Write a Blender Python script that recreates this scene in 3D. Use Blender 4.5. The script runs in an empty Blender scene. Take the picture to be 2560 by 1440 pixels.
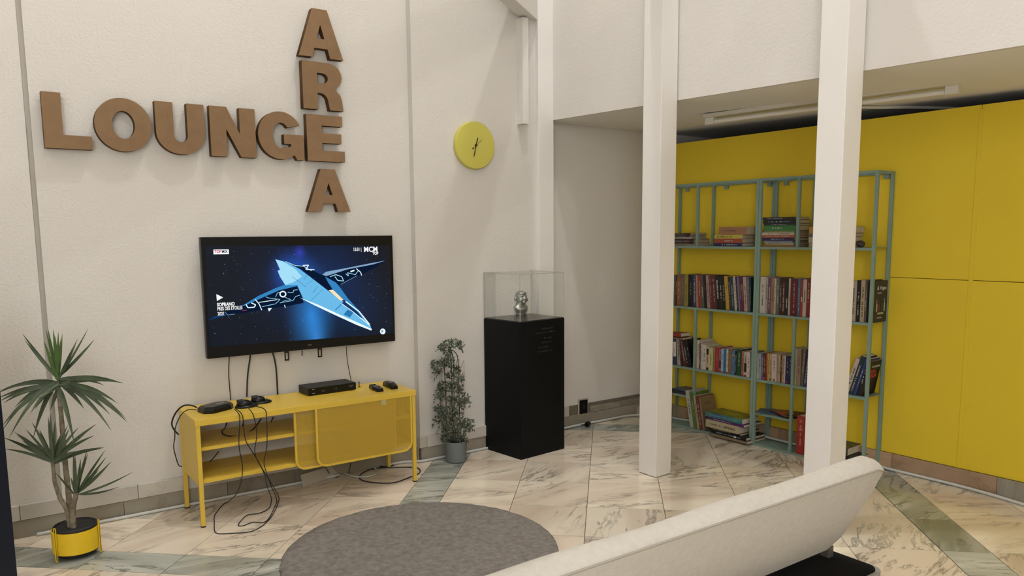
import bpy, bmesh, math, random
from mathutils import Vector, Matrix, Euler
random.seed(7)
C = bpy.context.scene.collection
PI = math.pi

# ------------------------------------------------------------------ camera model (measured from the photograph)
F_, Y0_, PITCH, ROLL, H = 1925.07, 825.18, 0.1243, -0.0085, 1.3841
cp, sp, cr, sr = math.cos(PITCH), math.sin(PITCH), math.cos(ROLL), math.sin(ROLL)
FWD = Vector((0, cp, -sp)); UP0 = Vector((0, sp, cp)); RT0 = Vector((1, 0, 0))
RT = RT0*cr + UP0*sr; UP = UP0*cr - RT0*sr
CAM = Vector((0, 0, H))
cam_d = bpy.data.cameras.new('camera'); cam = bpy.data.objects.new('camera', cam_d); C.objects.link(cam)
cam.matrix_world = Matrix(((RT.x, UP.x, -FWD.x, 0), (RT.y, UP.y, -FWD.y, 0), (RT.z, UP.z, -FWD.z, H), (0, 0, 0, 1)))
cam_d.sensor_width = 36; cam_d.lens = F_/2560*36; cam_d.shift_y = (Y0_-720)/2560; cam_d.clip_start = .05
bpy.context.scene.camera = cam

def ray(x, y): return RT*((x-1280)/F_) - UP*((y-Y0_)/F_) + FWD
def on_z(x, y, z=0.):
    d = ray(x, y); return CAM + d*((z-H)/d.z)
def on_pl(x, y, p0, n):
    d = ray(x, y); return CAM + d*((p0-CAM).dot(n)/d.dot(n))
def on_y(x, y, Y):
    d = ray(x, y); return CAM + d*(Y/d.y)

# wall frames: W = television wall, Y = yellow panel wall
WYAW = 0.6168; YYAW = -0.9317
WU_ = Vector((math.cos(WYAW), math.sin(WYAW), 0)); WN = Vector((math.sin(WYAW), -math.cos(WYAW), 0)); W0 = Vector((-1.717, 3.851, 0))
YU_ = Vector((math.cos(YYAW), math.sin(YYAW), 0)); YN = Vector((math.sin(YYAW), -math.cos(YYAW), 0)); YO = Vector((1.5, 5.3045, 0))
def W(u, n, z=0.): return W0 + WU_*u + WN*n + Vector((0, 0, z))
def Y(s, o, z=0.): return YO + YU_*s + YN*o + Vector((0, 0, z))
def wpix(x, y, n):          # pixel -> (u, z) on the plane n of the television wall
    q = on_pl(x, y, W0+WN*n, WN) - W0; return q.dot(WU_), q.z
def ypix(x, y, o=.185):
    q = on_pl(x, y, YO+YN*o, YN) - YO; return q.dot(YU_), q.z
def un(q): q = q-W0; return q.dot(WU_), q.dot(WN), q.z

# ------------------------------------------------------------------ world, lights, exposure
sc = bpy.context.scene
sc.view_settings.view_transform = 'Standard'; sc.view_settings.look = 'None'
sc.view_settings.gamma = 1; sc.view_settings.use_curve_mapping = False
sc.view_settings.exposure = -0.88
wd = bpy.data.worlds.new('world'); sc.world = wd; wd.use_nodes = True
wd.node_tree.nodes['Background'].inputs[0].default_value = (.9, .93, 1, 1); wd.node_tree.nodes['Background'].inputs[1].default_value = .02

def light(kind, name, loc, energy, col, size=.1, target=None, spot=None):
    l = bpy.data.lights.new(name, kind); l.energy = energy; l.color = col
    if kind == 'AREA': l.shape = 'SQUARE'; l.size = size
    else: l.shadow_soft_size = size
    if spot: l.spot_size = spot; l.spot_blend = .6
    o = bpy.data.objects.new(name, l); C.objects.link(o); o.location = loc
    if target is not None:
        o.rotation_euler = (Vector(target)-Vector(loc)).to_track_quat('-Z', 'Y').to_euler()
    return o
#LIGHTS_BEGIN
WARM = (1, .985, .97)
light('POINT', 'hall_lamp_light', W(1.3, 1.6, 6.2), 370, WARM, .05)
light('POINT', 'hall_lamp_light', (2.0, -.75, 5.9), 170, WARM, .07)
light('AREA', 'skylight_light', (.2, 1.6, 6.2), 40, (.93, .965, 1), 3.5, (.2, 1.6, 0))  # unseen area lamp added as soft overhead fill
light('AREA', 'shopfront_light', (.6, -2.1, 1.9), 330, (.97, .98, 1), 2.9, (1.3, 4.6, 1.5))  # fill added behind the camera to brighten the alcove and its soffit
#LIGHTS_END

# ------------------------------------------------------------------ materials
def lin(c): return tuple((x/12.92 if x <= .04045 else ((x+.055)/1.055)**2.4) for x in c)
def hx(s): return lin(tuple(int(s[i:i+2], 16)/255 for i in (0, 2, 4)))+(1,)
MATS = {}
def mat(name, col, rough=.6, metal=0, spec=.5, noise=0, nscale=8, bump=0, bscale=60, emit=None, estr=0, coat=0, col2=None, bdist=.003, coords='Object'):
    if name in MATS: return MATS[name]
    m = bpy.data.materials.new(name); m.use_nodes = True; nt = m.node_tree; b = nt.nodes['Principled BSDF']
    c = hx(col) if isinstance(col, str) else col
    b.inputs['Base Color'].default_value = c; b.inputs['Roughness'].default_value = rough; b.inputs['Metallic'].default_value = metal
    b.inputs['Specular IOR Level'].default_value = spec; b.inputs['Coat Weight'].default_value = coat
    tc = nt.nodes.new('ShaderNodeTexCoord')
    if noise or col2:
        n = nt.nodes.new('ShaderNodeTexNoise'); n.inputs['Scale'].default_value = nscale; n.inputs['Detail'].default_value = 5
        nt.links.new(tc.outputs[coords], n.inputs['Vector'])
        mx = nt.nodes.new('ShaderNodeMix'); mx.data_type = 'RGBA'
        mr = nt.nodes.new('ShaderNodeMapRange'); mr.inputs[1].default_value = .3; mr.inputs[2].default_value = .7
        nt.links.new(n.outputs[0], mr.inputs[0]); nt.links.new(mr.outputs[0], mx.inputs[0])
        k = noise
        mx.inputs[6].default_value = tuple(min(1, x*(1-k)) for x in c[:3])+(1,)
        mx.inputs[7].default_value = (hx(col2) if col2 else tuple(min(1, x*(1+k)) for x in c[:3])+(1,))
        nt.links.new(mx.outputs[2], b.inputs['Base Color'])
    if bump:
        n2 = nt.nodes.new('ShaderNodeTexNoise'); n2.inputs['Scale'].default_value = bscale; n2.inputs['Detail'].default_value = 4
        nt.links.new(tc.outputs[coords], n2.inputs['Vector'])
        bp = nt.nodes.new('ShaderNodeBump'); bp.inputs['Strength'].default_value = bump; bp.inputs['Distance'].default_value = bdist
        nt.links.new(n2.outputs[0], bp.inputs['Height']); nt.links.new(bp.outputs[0], b.inputs['Normal'])
    if emit:
        b.inputs['Emission Color'].default_value = hx(emit); b.inputs['Emission Strength'].default_value = estr
    MATS[name] = m; return m

M_wall = mat('stucco_white', 'd6d2cb', .9, spec=.2, noise=.02, nscale=1.3, bump=.8, bscale=80, bdist=.0035)
M_wall2 = mat('stucco_soft', 'dcd8d2', .9, spec=.2, noise=.015, nscale=1.1, bump=.6, bscale=70, bdist=.0028)
M_pillar = mat('pillar_paint', 'e8e5e1', .55, spec=.35, noise=.025, nscale=2.5, bump=.05, bscale=30)
M_beam = mat('beam_paint', 'd9d5ce', .6, spec=.3)
M_soffit = mat('soffit_plaster', 'e9e6df', .9, spec=.2, noise=.03, nscale=2, bump=.25, bscale=40)
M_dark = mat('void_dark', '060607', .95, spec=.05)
M_grout = mat('grout', '6f665a', .9, noise=.15, nscale=20)
M_yellowwall = mat('yellow_panel_paint', 'dcc030', .55, spec=.3, noise=.03, nscale=1.5, bump=.12, bscale=120, bdist=.002)
M_ystand = mat('yellow_metal', 'd7b644', .38, spec=.45, noise=.015, nscale=3)
M_ypot = mat('yellow_pot', 'dcb81e', .5, spec=.4, noise=.02)
M_sage = mat('sage_metal', '7d9488', .5, spec=.4, noise=.05, nscale=15)
M_black = mat('black_paint', '06070a', .6, spec=.2, noise=.1, nscale=5)
M_blacktop = mat('black_top', '3a3833', .25, spec=.5)
M_blackpl = mat('black_plastic', '08090b', .3, spec=.3)
M_blackmat = mat('black_matte', '16161a', .6)
M_cable = mat('cable_black', '100d0e', .5)
M_cablew = mat('cable_white', 'c9cbc6', .5, spec=.4, noise=.04)
M_letter = mat('cardboard_brown', '846a4f', .85, spec=.15, noise=.05, nscale=25, bump=.25, bscale=120, bdist=.001)
M_letterside = mat('cardboard_edge', '5c4630', .9, spec=.1, noise=.12, nscale=60)
M_clock = mat('clock_yellow', 'c9c15c', .6, spec=.3)
M_sofa = mat('sofa_linen', 'beb9af', .95, spec=.1, noise=.05, nscale=60, bump=.5, bscale=350, bdist=.0015)
M_sofadark = mat('sofa_seam', '9c968a', .95)
M_sofablack = mat('sofa_black_mesh', '0a0a0b', .9, spec=.15, bump=.4, bscale=300, bdist=.001)
M_rug = mat('rug_grey', '8c8682', 1, spec=.05, noise=.16, nscale=42, col2='9e9892', bump=1, bscale=170, bdist=.012)
M_silver = mat('silver_cast', 'a2a4a0', .38, metal=.7, spec=.6, noise=.08, nscale=40, bump=.3, bscale=60, bdist=.002)
M_greypot = mat('grey_pot', '6d7374', .6, noise=.04)
M_soil = mat('dark_soil', '16161a', .85, noise=.2, nscale=40, bump=.8, bscale=70)
M_leaf = mat('leaf_dark', '36442f', .5, spec=.4, noise=.25, nscale=9, col2='566349')
M_leafg = mat('leaf_fresh', '3c5a2a', .5, spec=.4, noise=.25, nscale=9, col2='556f38')
M_leafi = mat('ivy_leaf', '434d3f', .6, spec=.3, noise=.3, nscale=30, col2='6c7565')
M_leafi2 = mat('ivy_leaf_pale', '6f7a68', .6, spec=.3, noise=.2, nscale=30)
M_bark = mat('bark', '6d6350', .9, noise=.3, nscale=40, col2='8e846e', bump=.9, bscale=90, bdist=.004)
M_wire = mat('wire_black', '15130f', .5)
M_brass = mat('brass', '8a6420', .35, metal=.9)
M_white = mat('white_plastic', 'd8d4c8', .5)
M_lampw = mat('lamp_white', 'cfc9ba', .5)
M_tube = mat('lamp_tube_off', 'ddd9cc', .3)
M_page = mat('book_pages', 'b9aa90', .9, noise=.08, nscale=150)
M_pagew = mat('book_pages_pale', 'cfc6b2', .9, noise=.06, nscale=150)
M_navy = mat('navy_panel', '0d1626', .5, spec=.3, noise=.1, nscale=4)
M_board = mat('loose_board', 'b4ad9f', .6, noise=.04)

def marble(name, base, c2, vein, vstr=.7, scale=1.0, rough=.13, dist=.45):
    m = bpy.data.materials.new(name); m.use_nodes = True; nt = m.node_tree; b = nt.nodes['Principled BSDF']; N = nt.nodes.new; L = nt.links.new
    tc = N('ShaderNodeTexCoord'); oi = N('ShaderNodeObjectInfo')
    mul = N('ShaderNodeMath'); mul.operation = 'MULTIPLY'; mul.inputs[1].default_value = 37.; L(oi.outputs['Random'], mul.inputs[0])
    add = N('ShaderNodeVectorMath'); add.operation = 'ADD'; L(tc.outputs['Object'], add.inputs[0]); L(mul.outputs[0], add.inputs[1])
    rot = N('ShaderNodeVectorRotate'); rot.rotation_type = 'Z_AXIS'; L(add.outputs[0], rot.inputs['Vector'])
    an = N('ShaderNodeMath'); an.operation = 'MULTIPLY'; an.inputs[1].default_value = 1.5; L(oi.outputs['Random'], an.inputs[0])
    an2 = N('ShaderNodeMath'); an2.operation = 'ADD'; an2.inputs[1].default_value = -1.35; L(an.outputs[0], an2.inputs[0]); L(an2.outputs[0], rot.inputs['Angle'])
    sc_ = N('ShaderNodeVectorMath'); sc_.operation = 'MULTIPLY'; sc_.inputs[1].default_value = (1.5*scale, 7.5*scale, 5*scale); L(rot.outputs[0], sc_.inputs[0])
    n1 = N('ShaderNodeTexNoise'); n1.inputs['Scale'].default_value = .8; n1.inputs['Detail'].default_value = 6; n1.inputs['Roughness'].default_value = .66; n1.inputs['Distortion'].default_value = dist; L(sc_.outputs[0], n1.inputs['Vector'])
    # thin veins: |noise-.5| small
    s1 = N('ShaderNodeMath'); s1.operation = 'SUBTRACT'; s1.inputs[1].default_value = .5; L(n1.outputs[0], s1.inputs[0])
    a1 = N('ShaderNodeMath'); a1.operation = 'ABSOLUTE'; L(s1.outputs[0], a1.inputs[0])
    mr = N('ShaderNodeMapRange'); mr.inputs[1].default_value = .0; mr.inputs[2].default_value = .032; mr.inputs[3].default_value = 1; mr.inputs[4].default_value = 0; L(a1.outputs[0], mr.inputs[0])
    n2 = N('ShaderNodeTexNoise'); n2.inputs['Scale'].default_value = 3.2*scale; n2.inputs['Detail'].default_value = 5; L(add.outputs[0], n2.inputs['Vector'])
    gate = N('ShaderNodeMapRange'); gate.inputs[1].default_value = .38; gate.inputs[2].default_value = .62; L(n2.outputs[0], gate.inputs[0])
    mm = N('ShaderNodeMath'); mm.operation = 'MULTIPLY'; L(mr.outputs[0], mm.inputs[0]); L(gate.outputs[0], mm.inputs[1])
    mm2 = N('ShaderNodeMath'); mm2.operation = 'MULTIPLY'; mm2.inputs[1].default_value = vstr; L(mm.outputs[0], mm2.inputs[0])
    n3 = N('ShaderNodeTexNoise'); n3.inputs['Scale'].default_value = 2.2*scale; n3.inputs['Detail'].default_value = 6; n3.inputs['Distortion'].default_value = .8; L(sc_.outputs[0], n3.inputs['Vector']); n3.inputs['Scale'].default_value = .55
    mr3 = N('ShaderNodeMapRange'); mr3.inputs[1].default_value = .35; mr3.inputs[2].default_value = .7; L(n3.outputs[0], mr3.inputs[0])
    mx = N('ShaderNodeMix'); mx.data_type = 'RGBA'; mx.inputs[6].default_value = hx(base); mx.inputs[7].default_value = hx(c2); L(mr3.outputs[0], mx.inputs[0])
    # per tile tone
    ton = N('ShaderNodeMapRange'); ton.inputs[3].default_value = .87; ton.inputs[4].default_value = 1.08; L(oi.outputs['Random'], ton.inputs[0])
    mx2 = N('ShaderNodeMix'); mx2.data_type = 'RGBA'; mx2.inputs[7].default_value = hx(vein); L(mx.outputs[2], mx2.inputs[6]); L(mm2.outputs[0], mx2.inputs[0])
    hs = N('ShaderNodeHueSaturation'); L(ton.outputs[0], hs.inputs['Value']); L(mx2.outputs[2], hs.inputs['Color'])
    L(hs.outputs[0], b.inputs['Base Color']); b.inputs['Roughness'].default_value = rough; b.inputs['Specular IOR Level'].default_value = .5
    MATS[name] = m; return m
M_marble = marble('marble_cream', 'efe5d2', 'd4c2ae', '66635d', .76)
M_green = marble('marble_green', '80857a', 'c6c7bd', '4a4e46', .9, 1.3)
M_bblow = marble('skirting_grey_marble', '9c978a', '8d8473', '6b5f50', .7, .8, .35)
M_bbup = marble('skirting_white_marble', 'c9c4ba', 'bdb8ae', 'a8a298', .4, .8, .35)
M_bby = marble('skirting_rose_marble', 'b4977c', 'a08469', '7c624c', .8, .7, .35)

def acrylic(name, fac, tint):
    m = bpy.data.materials.new(name); m.use_nodes = True; nt = m.node_tree; nt.nodes.remove(nt.nodes['Principled BSDF'])
    out = nt.nodes['Material Output']; t = nt.nodes.new('ShaderNodeBsdfTransparent'); t.inputs[0].default_value = tint
    g = nt.nodes.new('ShaderNodeBsdfGlossy'); g.inputs['Roughness'].default_value = .03; fr = nt.nodes.new('ShaderNodeFresnel'); fr.inputs[0].default_value = 1.35
    mx = nt.nodes.new('ShaderNodeMixShader'); mm = nt.nodes.new('ShaderNodeMath'); mm.operation = 'MULTIPLY'; mm.inputs[1].default_value = fac
    ge = nt.nodes.new('ShaderNodeNewGeometry'); iv = nt.nodes.new('ShaderNodeMath'); iv.operation = 'SUBTRACT'; iv.inputs[0].default_value = 1; nt.links.new(ge.outputs['Backfacing'], iv.inputs[1])
    m4 = nt.nodes.new('ShaderNodeMath'); m4.operation = 'MULTIPLY'; nt.links.new(iv.outputs[0], m4.inputs[1])
    nt.links.new(fr.outputs[0], mm.inputs[0]); nt.links.new(mm.outputs[0], m4.inputs[0]); nt.links.new(m4.outputs[0], mx.inputs[0]); nt.links.new(t.outputs[0], mx.inputs[1]); nt.links.new(g.outputs[0], mx.inputs[2]); nt.links.new(mx.outputs[0], out.inputs[0])
    return m
M_acryl = acrylic('clear_acrylic', .8, (.992, .995, .992, 1))
def halfclear(name, col, k, rough=.4):
    m = bpy.data.materials.new(name); m.use_nodes = True; nt = m.node_tree; b = nt.nodes['Principled BSDF']; b.inputs['Base Color'].default_value = hx(col); b.inputs['Roughness'].default_value = rough
    t = nt.nodes.new('ShaderNodeBsdfTransparent'); mx = nt.nodes.new('ShaderNodeMixShader'); mx.inputs[0].default_value = k
    nt.links.new(t.outputs[0], mx.inputs[1]); nt.links.new(b.outputs[0], mx.inputs[2]); nt.links.new(mx.outputs[0], nt.nodes['Material Output'].inputs[0]); return m
M_acedge = halfclear('acrylic_edge', 'c8ccc0', .6)
def meshmat():
    m = bpy.data.materials.new('perforated_yellow_mesh'); m.use_nodes = True; nt = m.node_tree; b = nt.nodes['Principled BSDF']; b.inputs['Base Color'].default_value = hx('c8a63a'); b.inputs['Roughness'].default_value = .5
    tc = nt.nodes.new('ShaderNodeTexCoord'); v = nt.nodes.new('ShaderNodeTexVoronoi'); v.inputs['Scale'].default_value = 330; v.inputs['Randomness'].default_value = 0
    mp = nt.nodes.new('ShaderNodeVectorMath'); mp.operation = 'MULTIPLY'; mp.inputs[1].default_value = (1, 0, 1)
    nt.links.new(tc.outputs['Object'], mp.inputs[0]); nt.links.new(mp.outputs[0], v.inputs['Vector'])
    lt = nt.nodes.new('ShaderNodeMath'); lt.operation = 'GREATER_THAN'; lt.inputs[1].default_value = .33; nt.links.new(v.outputs['Distance'], lt.inputs[0])
    t = nt.nodes.new('ShaderNodeBsdfTransparent'); mx = nt.nodes.new('ShaderNodeMixShader')
    nt.links.new(lt.outputs[0], mx.inputs[0]); nt.links.new(t.outputs[0], mx.inputs[1]); nt.links.new(b.outputs[0], mx.inputs[2]); nt.links.new(mx.outputs[0], nt.nodes['Material Output'].inputs[0]); return m
M_mesh = meshmat()

def mute(col):
    c = [int(col[i:i+2], 16) for i in (0, 2, 4)]; g = sum(c)/3; return '%02x%02x%02x' % tuple(int((g+(x-g)*.88)*.90) for x in c)
def spine_mat(col):
    col = mute(col); return mat('spine_'+col, col, .42, noise=.05, nscale=30)
def ink_mat(col):
    lum = sum(hx(col)[:3])/3; r = random.random()
    k = ('a59d8e' if r < .6 else '8f7436' if r < .8 else '7f8d94') if lum < .2 else ('4a4238' if r < .7 else '7a3a30')
    return mat('print_'+k, k, .5)
def cov(col): return mat('cover_'+col, mute(col), .45, noise=.06, nscale=20)

# ------------------------------------------------------------------ mesh helpers
class MB:
    def __init__(s): s.v = []; s.f = []; s.mi = []
    def box(s, x0, x1, y0, y1, z0, z1, mi=0, M=None):
        b = len(s.v)
        P = [(x, y, z) for z in (z0, z1) for y in (y0, y1) for x in (x0, x1)]
        s.v += [tuple(M@Vector(p)) if M else p for p in P]
        for f in ((0, 2, 3, 1), (4, 5, 7, 6), (0, 1, 5, 4), (2, 6, 7, 3), (0, 4, 6, 2), (1, 3, 7, 5)): s.f.append([b+i for i in f]); s.mi.append(mi)
        return s
    def poly(s, pts, mi=0):
        b = len(s.v); s.v += [tuple(p) for p in pts]; s.f.append(list(range(b, b+len(pts)))); s.mi.append(mi); return s
    def prism(s, pts, z0, z1, mi=0):
        b = len(s.v); n = len(pts)
        s.v += [(p[0], p[1], z0) for p in pts]+[(p[0], p[1], z1) for p in pts]
        s.f.append([b+i for i in reversed(range(n))]); s.f.append([b+n+i for i in range(n)]); s.mi += [mi, mi]
        for i in range(n): s.f.append([b+i, b+(i+1) % n, b+n+(i+1) % n, b+n+i]); s.mi.append(mi)
        return s
    def tube(s, pts, r, seg=8, mi=0, caps=True):
        pts = [Vector(p) for p in pts]; n = len(pts); b = len(s.v); up = None
        for i, p in enumerate(pts):
            t = (pts[min(i+1, n-1)]-pts[max(i-1, 0)]).normalized()
            if up is None: up = Vector((0, 0, 1)) if abs(t.z) < .9 else Vector((1, 0, 0))
            a = t.cross(up); a = a.normalized() if a.length > 1e-6 else t.orthogonal().normalized(); c = a.cross(t).normalized(); up = c
            rr = r(i/(n-1)) if callable(r) else r
            for k in range(seg):
                an = 2*PI*k/seg; s.v.append(tuple(p+a*math.cos(an)*rr+c*math.sin(an)*rr))
        for i in range(n-1):
            for k in range(seg):
                s.f.append([b+i*seg+k, b+i*seg+(k+1) % seg, b+(i+1)*seg+(k+1) % seg, b+(i+1)*seg+k]); s.mi.append(mi)
        if caps:
            s.f.append([b+k for k in reversed(range(seg))]); s.f.append([b+(n-1)*seg+k for k in range(seg)]); s.mi += [mi, mi]
        return s
    def lathe(s, prof, seg=32, mi=0, c=(0, 0)):
        b = len(s.v)
        for r, z in prof:
            for k in range(seg): s.v.append((c[0]+r*math.cos(2*PI*k/seg), c[1]+r*math.sin(2*PI*k/seg), z))
        for i in range(len(prof)-1):
            for k in range(seg): s.f.append([b+i*seg+k, b+i*seg+(k+1) % seg, b+(i+1)*seg+(k+1) % seg, b+(i+1)*seg+k]); s.mi.append(mi)
        s.f.append([b+k for k in reversed(range(seg))]); s.f.append([b+(len(prof)-1)*seg+k for k in range(seg)]); s.mi += [mi, mi]
        return s
    def build(s, name, mats, parent=None, loc=None, rot=None, bevel=0, bseg=2, smooth=False, recalc=True):
        me = bpy.data.meshes.new(name); me.from_pydata(s.v, [], s.f)
        for i, p in enumerate(me.polygons): p.material_index = s.mi[i]
        if recalc or bevel:
            bm = bmesh.new(); bm.from_mesh(me)
            if bevel:
                bmesh.ops.bevel(bm, geom=[e for e in bm.edges], offset=bevel, segments=bseg, affect='EDGES', profile=.5)
            bmesh.ops.recalc_face_normals(bm, faces=bm.faces); bm.to_mesh(me); bm.free()
        for m in (mats if isinstance(mats, (list, tuple)) else [mats]): me.materials.append(m)
        if smooth:
            me.shade_smooth()
            if smooth != 'all': me.set_sharp_from_angle(angle=math.radians(40))
        o = bpy.data.objects.new(name, me); C.objects.link(o)
        if parent: o.parent = parent
        if loc is not None: o.location = loc
        if rot is not None: o.rotation_euler = rot
        return o
def tag(o, label, cat=None, group=None, kind=None):
    if label: o['label'] = label
    if cat: o['category'] = cat
    if group: o['group'] = group
    if kind: o['kind'] = kind
    return o
def struct(o, label=None): o['kind'] = 'structure'; o['category'] = 'structure' if False else o.name.split('_')[0].split('.')[0]; o['label'] = label or o.name; return o
def thing(name, label, cat, loc, rot=(0, 0, 0), group=None):
    o = bpy.data.objects.new(name, None); C.objects.link(o); o.location = loc; o.rotation_euler = rot if isinstance(rot, (tuple, list)) else (0, 0, rot)
    o.empty_display_size = .05
    return tag(o, label, cat, group)
def catmull(P, n=6):
    P = [Vector(p) for p in P]; out = []
    for i in range(len(P)-1):
        p0 = P[max(i-1, 0)]; p1 = P[i]; p2 = P[i+1]; p3 = P[min(i+2, len(P)-1)]
        for k in range(n):
            t = k/n; out.append(.5*((2*p1)+(p2-p0)*t+(2*p0-5*p1+4*p2-p3)*t*t+(3*p1-p0-3*p2+p3)*t**3))
    out.append(P[-1]); return out
def text_obj(name, s, parent, M, size, m, depth=.0004, xs=1., bold=0):
    cu = bpy.data.curves.new('t', 'FONT'); cu.body = s; cu.size = size; cu.extrude = depth; cu.resolution_u = 3; cu.offset = bold
    o = bpy.data.objects.new('t', cu); C.objects.link(o); dg = bpy.context.evaluated_depsgraph_get()
    me = bpy.data.meshes.new_from_object(o.evaluated_get(dg)); bpy.data.objects.remove(o); bpy.data.curves.remove(cu)
    me.transform(M@Matrix.Diagonal((xs, 1, 1, 1))); me.materials.clear(); me.materials.append(m)
    r = bpy.data.objects.new(name, me); C.objects.link(r)
    if parent: r.parent = parent
    return r
def basis(o, x, y):
    x = Vector(x); y = Vector(y); z = x.cross(y).normalized()
    return Matrix(((x.x, y.x, z.x, o[0]), (x.y, y.y, z.y, o[1]), (x.z, y.z, z.z, o[2]), (0, 0, 0, 1)))

# ------------------------------------------------------------------ SETTING
ZT = 6.6
U0, U1, NR = -2.75, 3.47, 7.2     # room extents in the television-wall frame
def wbox(name, u0, u1, n0, n1, z0, z1, m, label):
    o = MB().box(u0, u1, -n1, -n0, z0, z1).build(name, m, None, W0, (0, 0, WYAW)); return struct(o, label)
wl = wbox('wall_left', U0, -.552, -.2, 0, 0, ZT, M_wall, 'white stucco wall left of the vertical groove')
wt = wbox('wall_front', -.53, 1.372, -.2, 0, 0, ZT, M_wall, 'white stucco wall carrying the big letters and the television')
wg = wbox('trim_1', -.552, -.53, -.2, -.012, 0, ZT, mat('groove_paint', 'b5b0a6', .9), 'vertical groove in the white stucco wall')
wc = wbox('wall_centre', 1.372, 2.29, -.2, .05, 0, ZT, M_wall, 'white stucco wall section with the yellow clock')
wa = wbox('wall_alcove', 2.29, 5.3, -.25, -.045, 0, 2.5, M_wall2, 'plaster side wall of the bookcase alcove')
wbox('wall_rear', U0-.1, U1+2.6, NR, NR+.1, 0, ZT, M_wall2, 'plain wall behind the viewer')
wbox('wall_side', U0-.1, U0, 0, NR, 0, ZT, M_wall2, 'plain wall at the far left')
# vertical strip hanging above pillar 1 joint
wbox('trim_2', 2.122, 2.168, .048, .115, 2.075, 2.72, M_wall2, 'square white strip running up beside the corner pillar')
wbox('ceiling', U0-.1, U1+2.6, -.3, NR+.1, ZT, ZT+.1, M_wall2, 'high plain white ceiling above the lounge')

# yellow panel wall (panels as pieces), skirting below, dark void above
yw = MB().box(-.68, 5.4, .012, .06, .1, 2.02).build('wall_right', mat('panel_core', '3a3208', .8), None, YO, (0, 0, YYAW)); struct(yw, 'yellow painted panel wall behind the bookcases')
seams = [-.68, 1.108, 1.548, 2.75, 3.95, 5.4]
def panel(a, b, z0, z1, bev=.0012): MB().box(a+.0012, b-.0012, -.0, .014, z0, z1).build('panel', M_yellowwall, yw, bevel=bev, bseg=1)
panel(-.68, 1.548, 1.1215, 2.022, .0003); panel(-.68, 1.108, .1, 1.1213, .0003); panel(1.108, 1.548, .1, 1.1185)
for a, b in zip(seams[2:-1], seams[3:]):
    for z0, z1 in ((.1, 1.1185), (1.1215, 2.022)): panel(a, b, z0, z1)
for x in (1.548,):
    MB().box(x-.011, x+.011, -.003, .002, .1, 2.0).build('joint_strip', M_yellowwall, yw, bevel=.0012, bseg=1)
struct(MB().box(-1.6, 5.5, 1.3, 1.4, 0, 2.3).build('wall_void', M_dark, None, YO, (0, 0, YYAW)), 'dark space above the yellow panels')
struct(MB().box(5.4, 5.5, -9, 1.4, 0, ZT).build('wall_far', M_wall2, None, YO, (0, 0, YYAW)), 'plain wall at the far right')
bz = struct(MB().box(-.64, 5.4, -.004, .05, 0, .099).build('baseboard_right', M_grout, None, YO, (0, 0, YYAW)), 'rose marble skirting below the yellow panels')
js = [-.64, -.1, .44, .99, 1.19, 1.745, 2.3, 2.85, 3.4, 3.95, 4.5, 5.05, 5.4]
for a, b in zip(js[:-1], js[1:]):
    MB().box(a+.001, b-.001, -.016, 0, 0, .099).build('tile', M_bby if not 1.7 < a < 1.8 else M_bblow, bz, bevel=.0015, bseg=1)

# marble skirtings of the left walls
def skirting(name, segs, low, n, label):
    par = struct(MB().box(segs[0], segs[-1], -n-.004, -n+.02, 0, .155 if low else .15).build(name, M_grout, None, W0, (0, 0, WYAW)), label)
    for a, b in zip(segs[:-1], segs[1:]):
        MB().box(a+.001, b-.001, -n-.012, -n+.004, 0, .084).build('tile', M_bblow, par, bevel=.0012, bseg=1)
    return par
def uppers(par, segs, n):
    for a, b in zip(segs[:-1], segs[1:]):
        MB().box(a+.001, b-.001, -n-.018, -n+.004, .086, .157).build('tile', M_bbup, par, bevel=.0015, bseg=1)
u_l = wpix(310, 1262, .02)[0]; u_u = wpix(345, 1222, .02)[0]
b1 = skirting('baseboard_left', [U0, -2.2, -1.65, -1.1, u_l-.5, u_l, u_l+.5, u_l+1.0, 1.374], True, 0, 'two-course marble skirting along the television wall')
uppers(b1, [U0, -2.3, -1.75, -1.2, u_u-.5, u_u, u_u+.5, u_u+1.0, 1.374], 0)
b2 = skirting('baseboard_centre', [1.372, 1.85, 2.24], True, .05, 'two-course marble skirting under the yellow clock')
uppers(b2, [1.36, 1.41, 1.88, 2.24], .05)
b3 = skirting('baseboard_alcove', [2.40, 2.95, 3.43], True, -.045, 'marble skirting of the bookcase alcove')
uppers(b3, [2.40, 2.62], -.045)
for a, b in ((2.83, 3.12), (3.12, 3.43)):
    MB().box(a, b-.001, .045-.014, .045+.004, .086, .13).build('tile', M_bblow, b3, bevel=.0015, bseg=1)

# floor: marble tiles as separate pieces on a grouted slab
TX, TY, TYAW = .13364, 4.97394, -.124657
tu = Vector((math.cos(TYAW), math.sin(TYAW), 0)); tv = Vector((-math.sin(TYAW), math.cos(TYAW), 0))
def corner(u, n): p = W(u, n); return (p.x, p.y)
room = [W(U0, -.05), W(U0, NR), W(U1+2.6, NR), None, None]
fl_poly = [W(U0-.1, NR+.1), W(U1+2.6, NR+.1), Y(5.5, -.2), Y(-.9, -.2), W(U0-.1, -.2)]
floor = MB().prism([(p.x, p.y) for p in fl_poly], -.12, -.004).build('floor', M_grout, None); struct(floor, 'polished marble tile floor with green marble bands')
S = []; x = -.577
S_b = [(-.577, -.378, 'g')]
for i in range(12): S_b.append((-.577-.3835*(i+1), -.577-.3835*i, 'c'))
S_b.append((-.378, 0, 'c'))
for i in range(5): S_b.append((.387*i, .387*(i+1), 'c'))
S_b.append((1.937, 2.137, 'g'))
for i in range(12): S_b.append((2.137+.386*i, 2.137+.386*(i+1), 'c'))
T_b = [(.385, .585, 'g'), (0, .385, 'c')]
for i in range(5): T_b.append((-.385*(i+1), -.385*i, 'c'))
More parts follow.
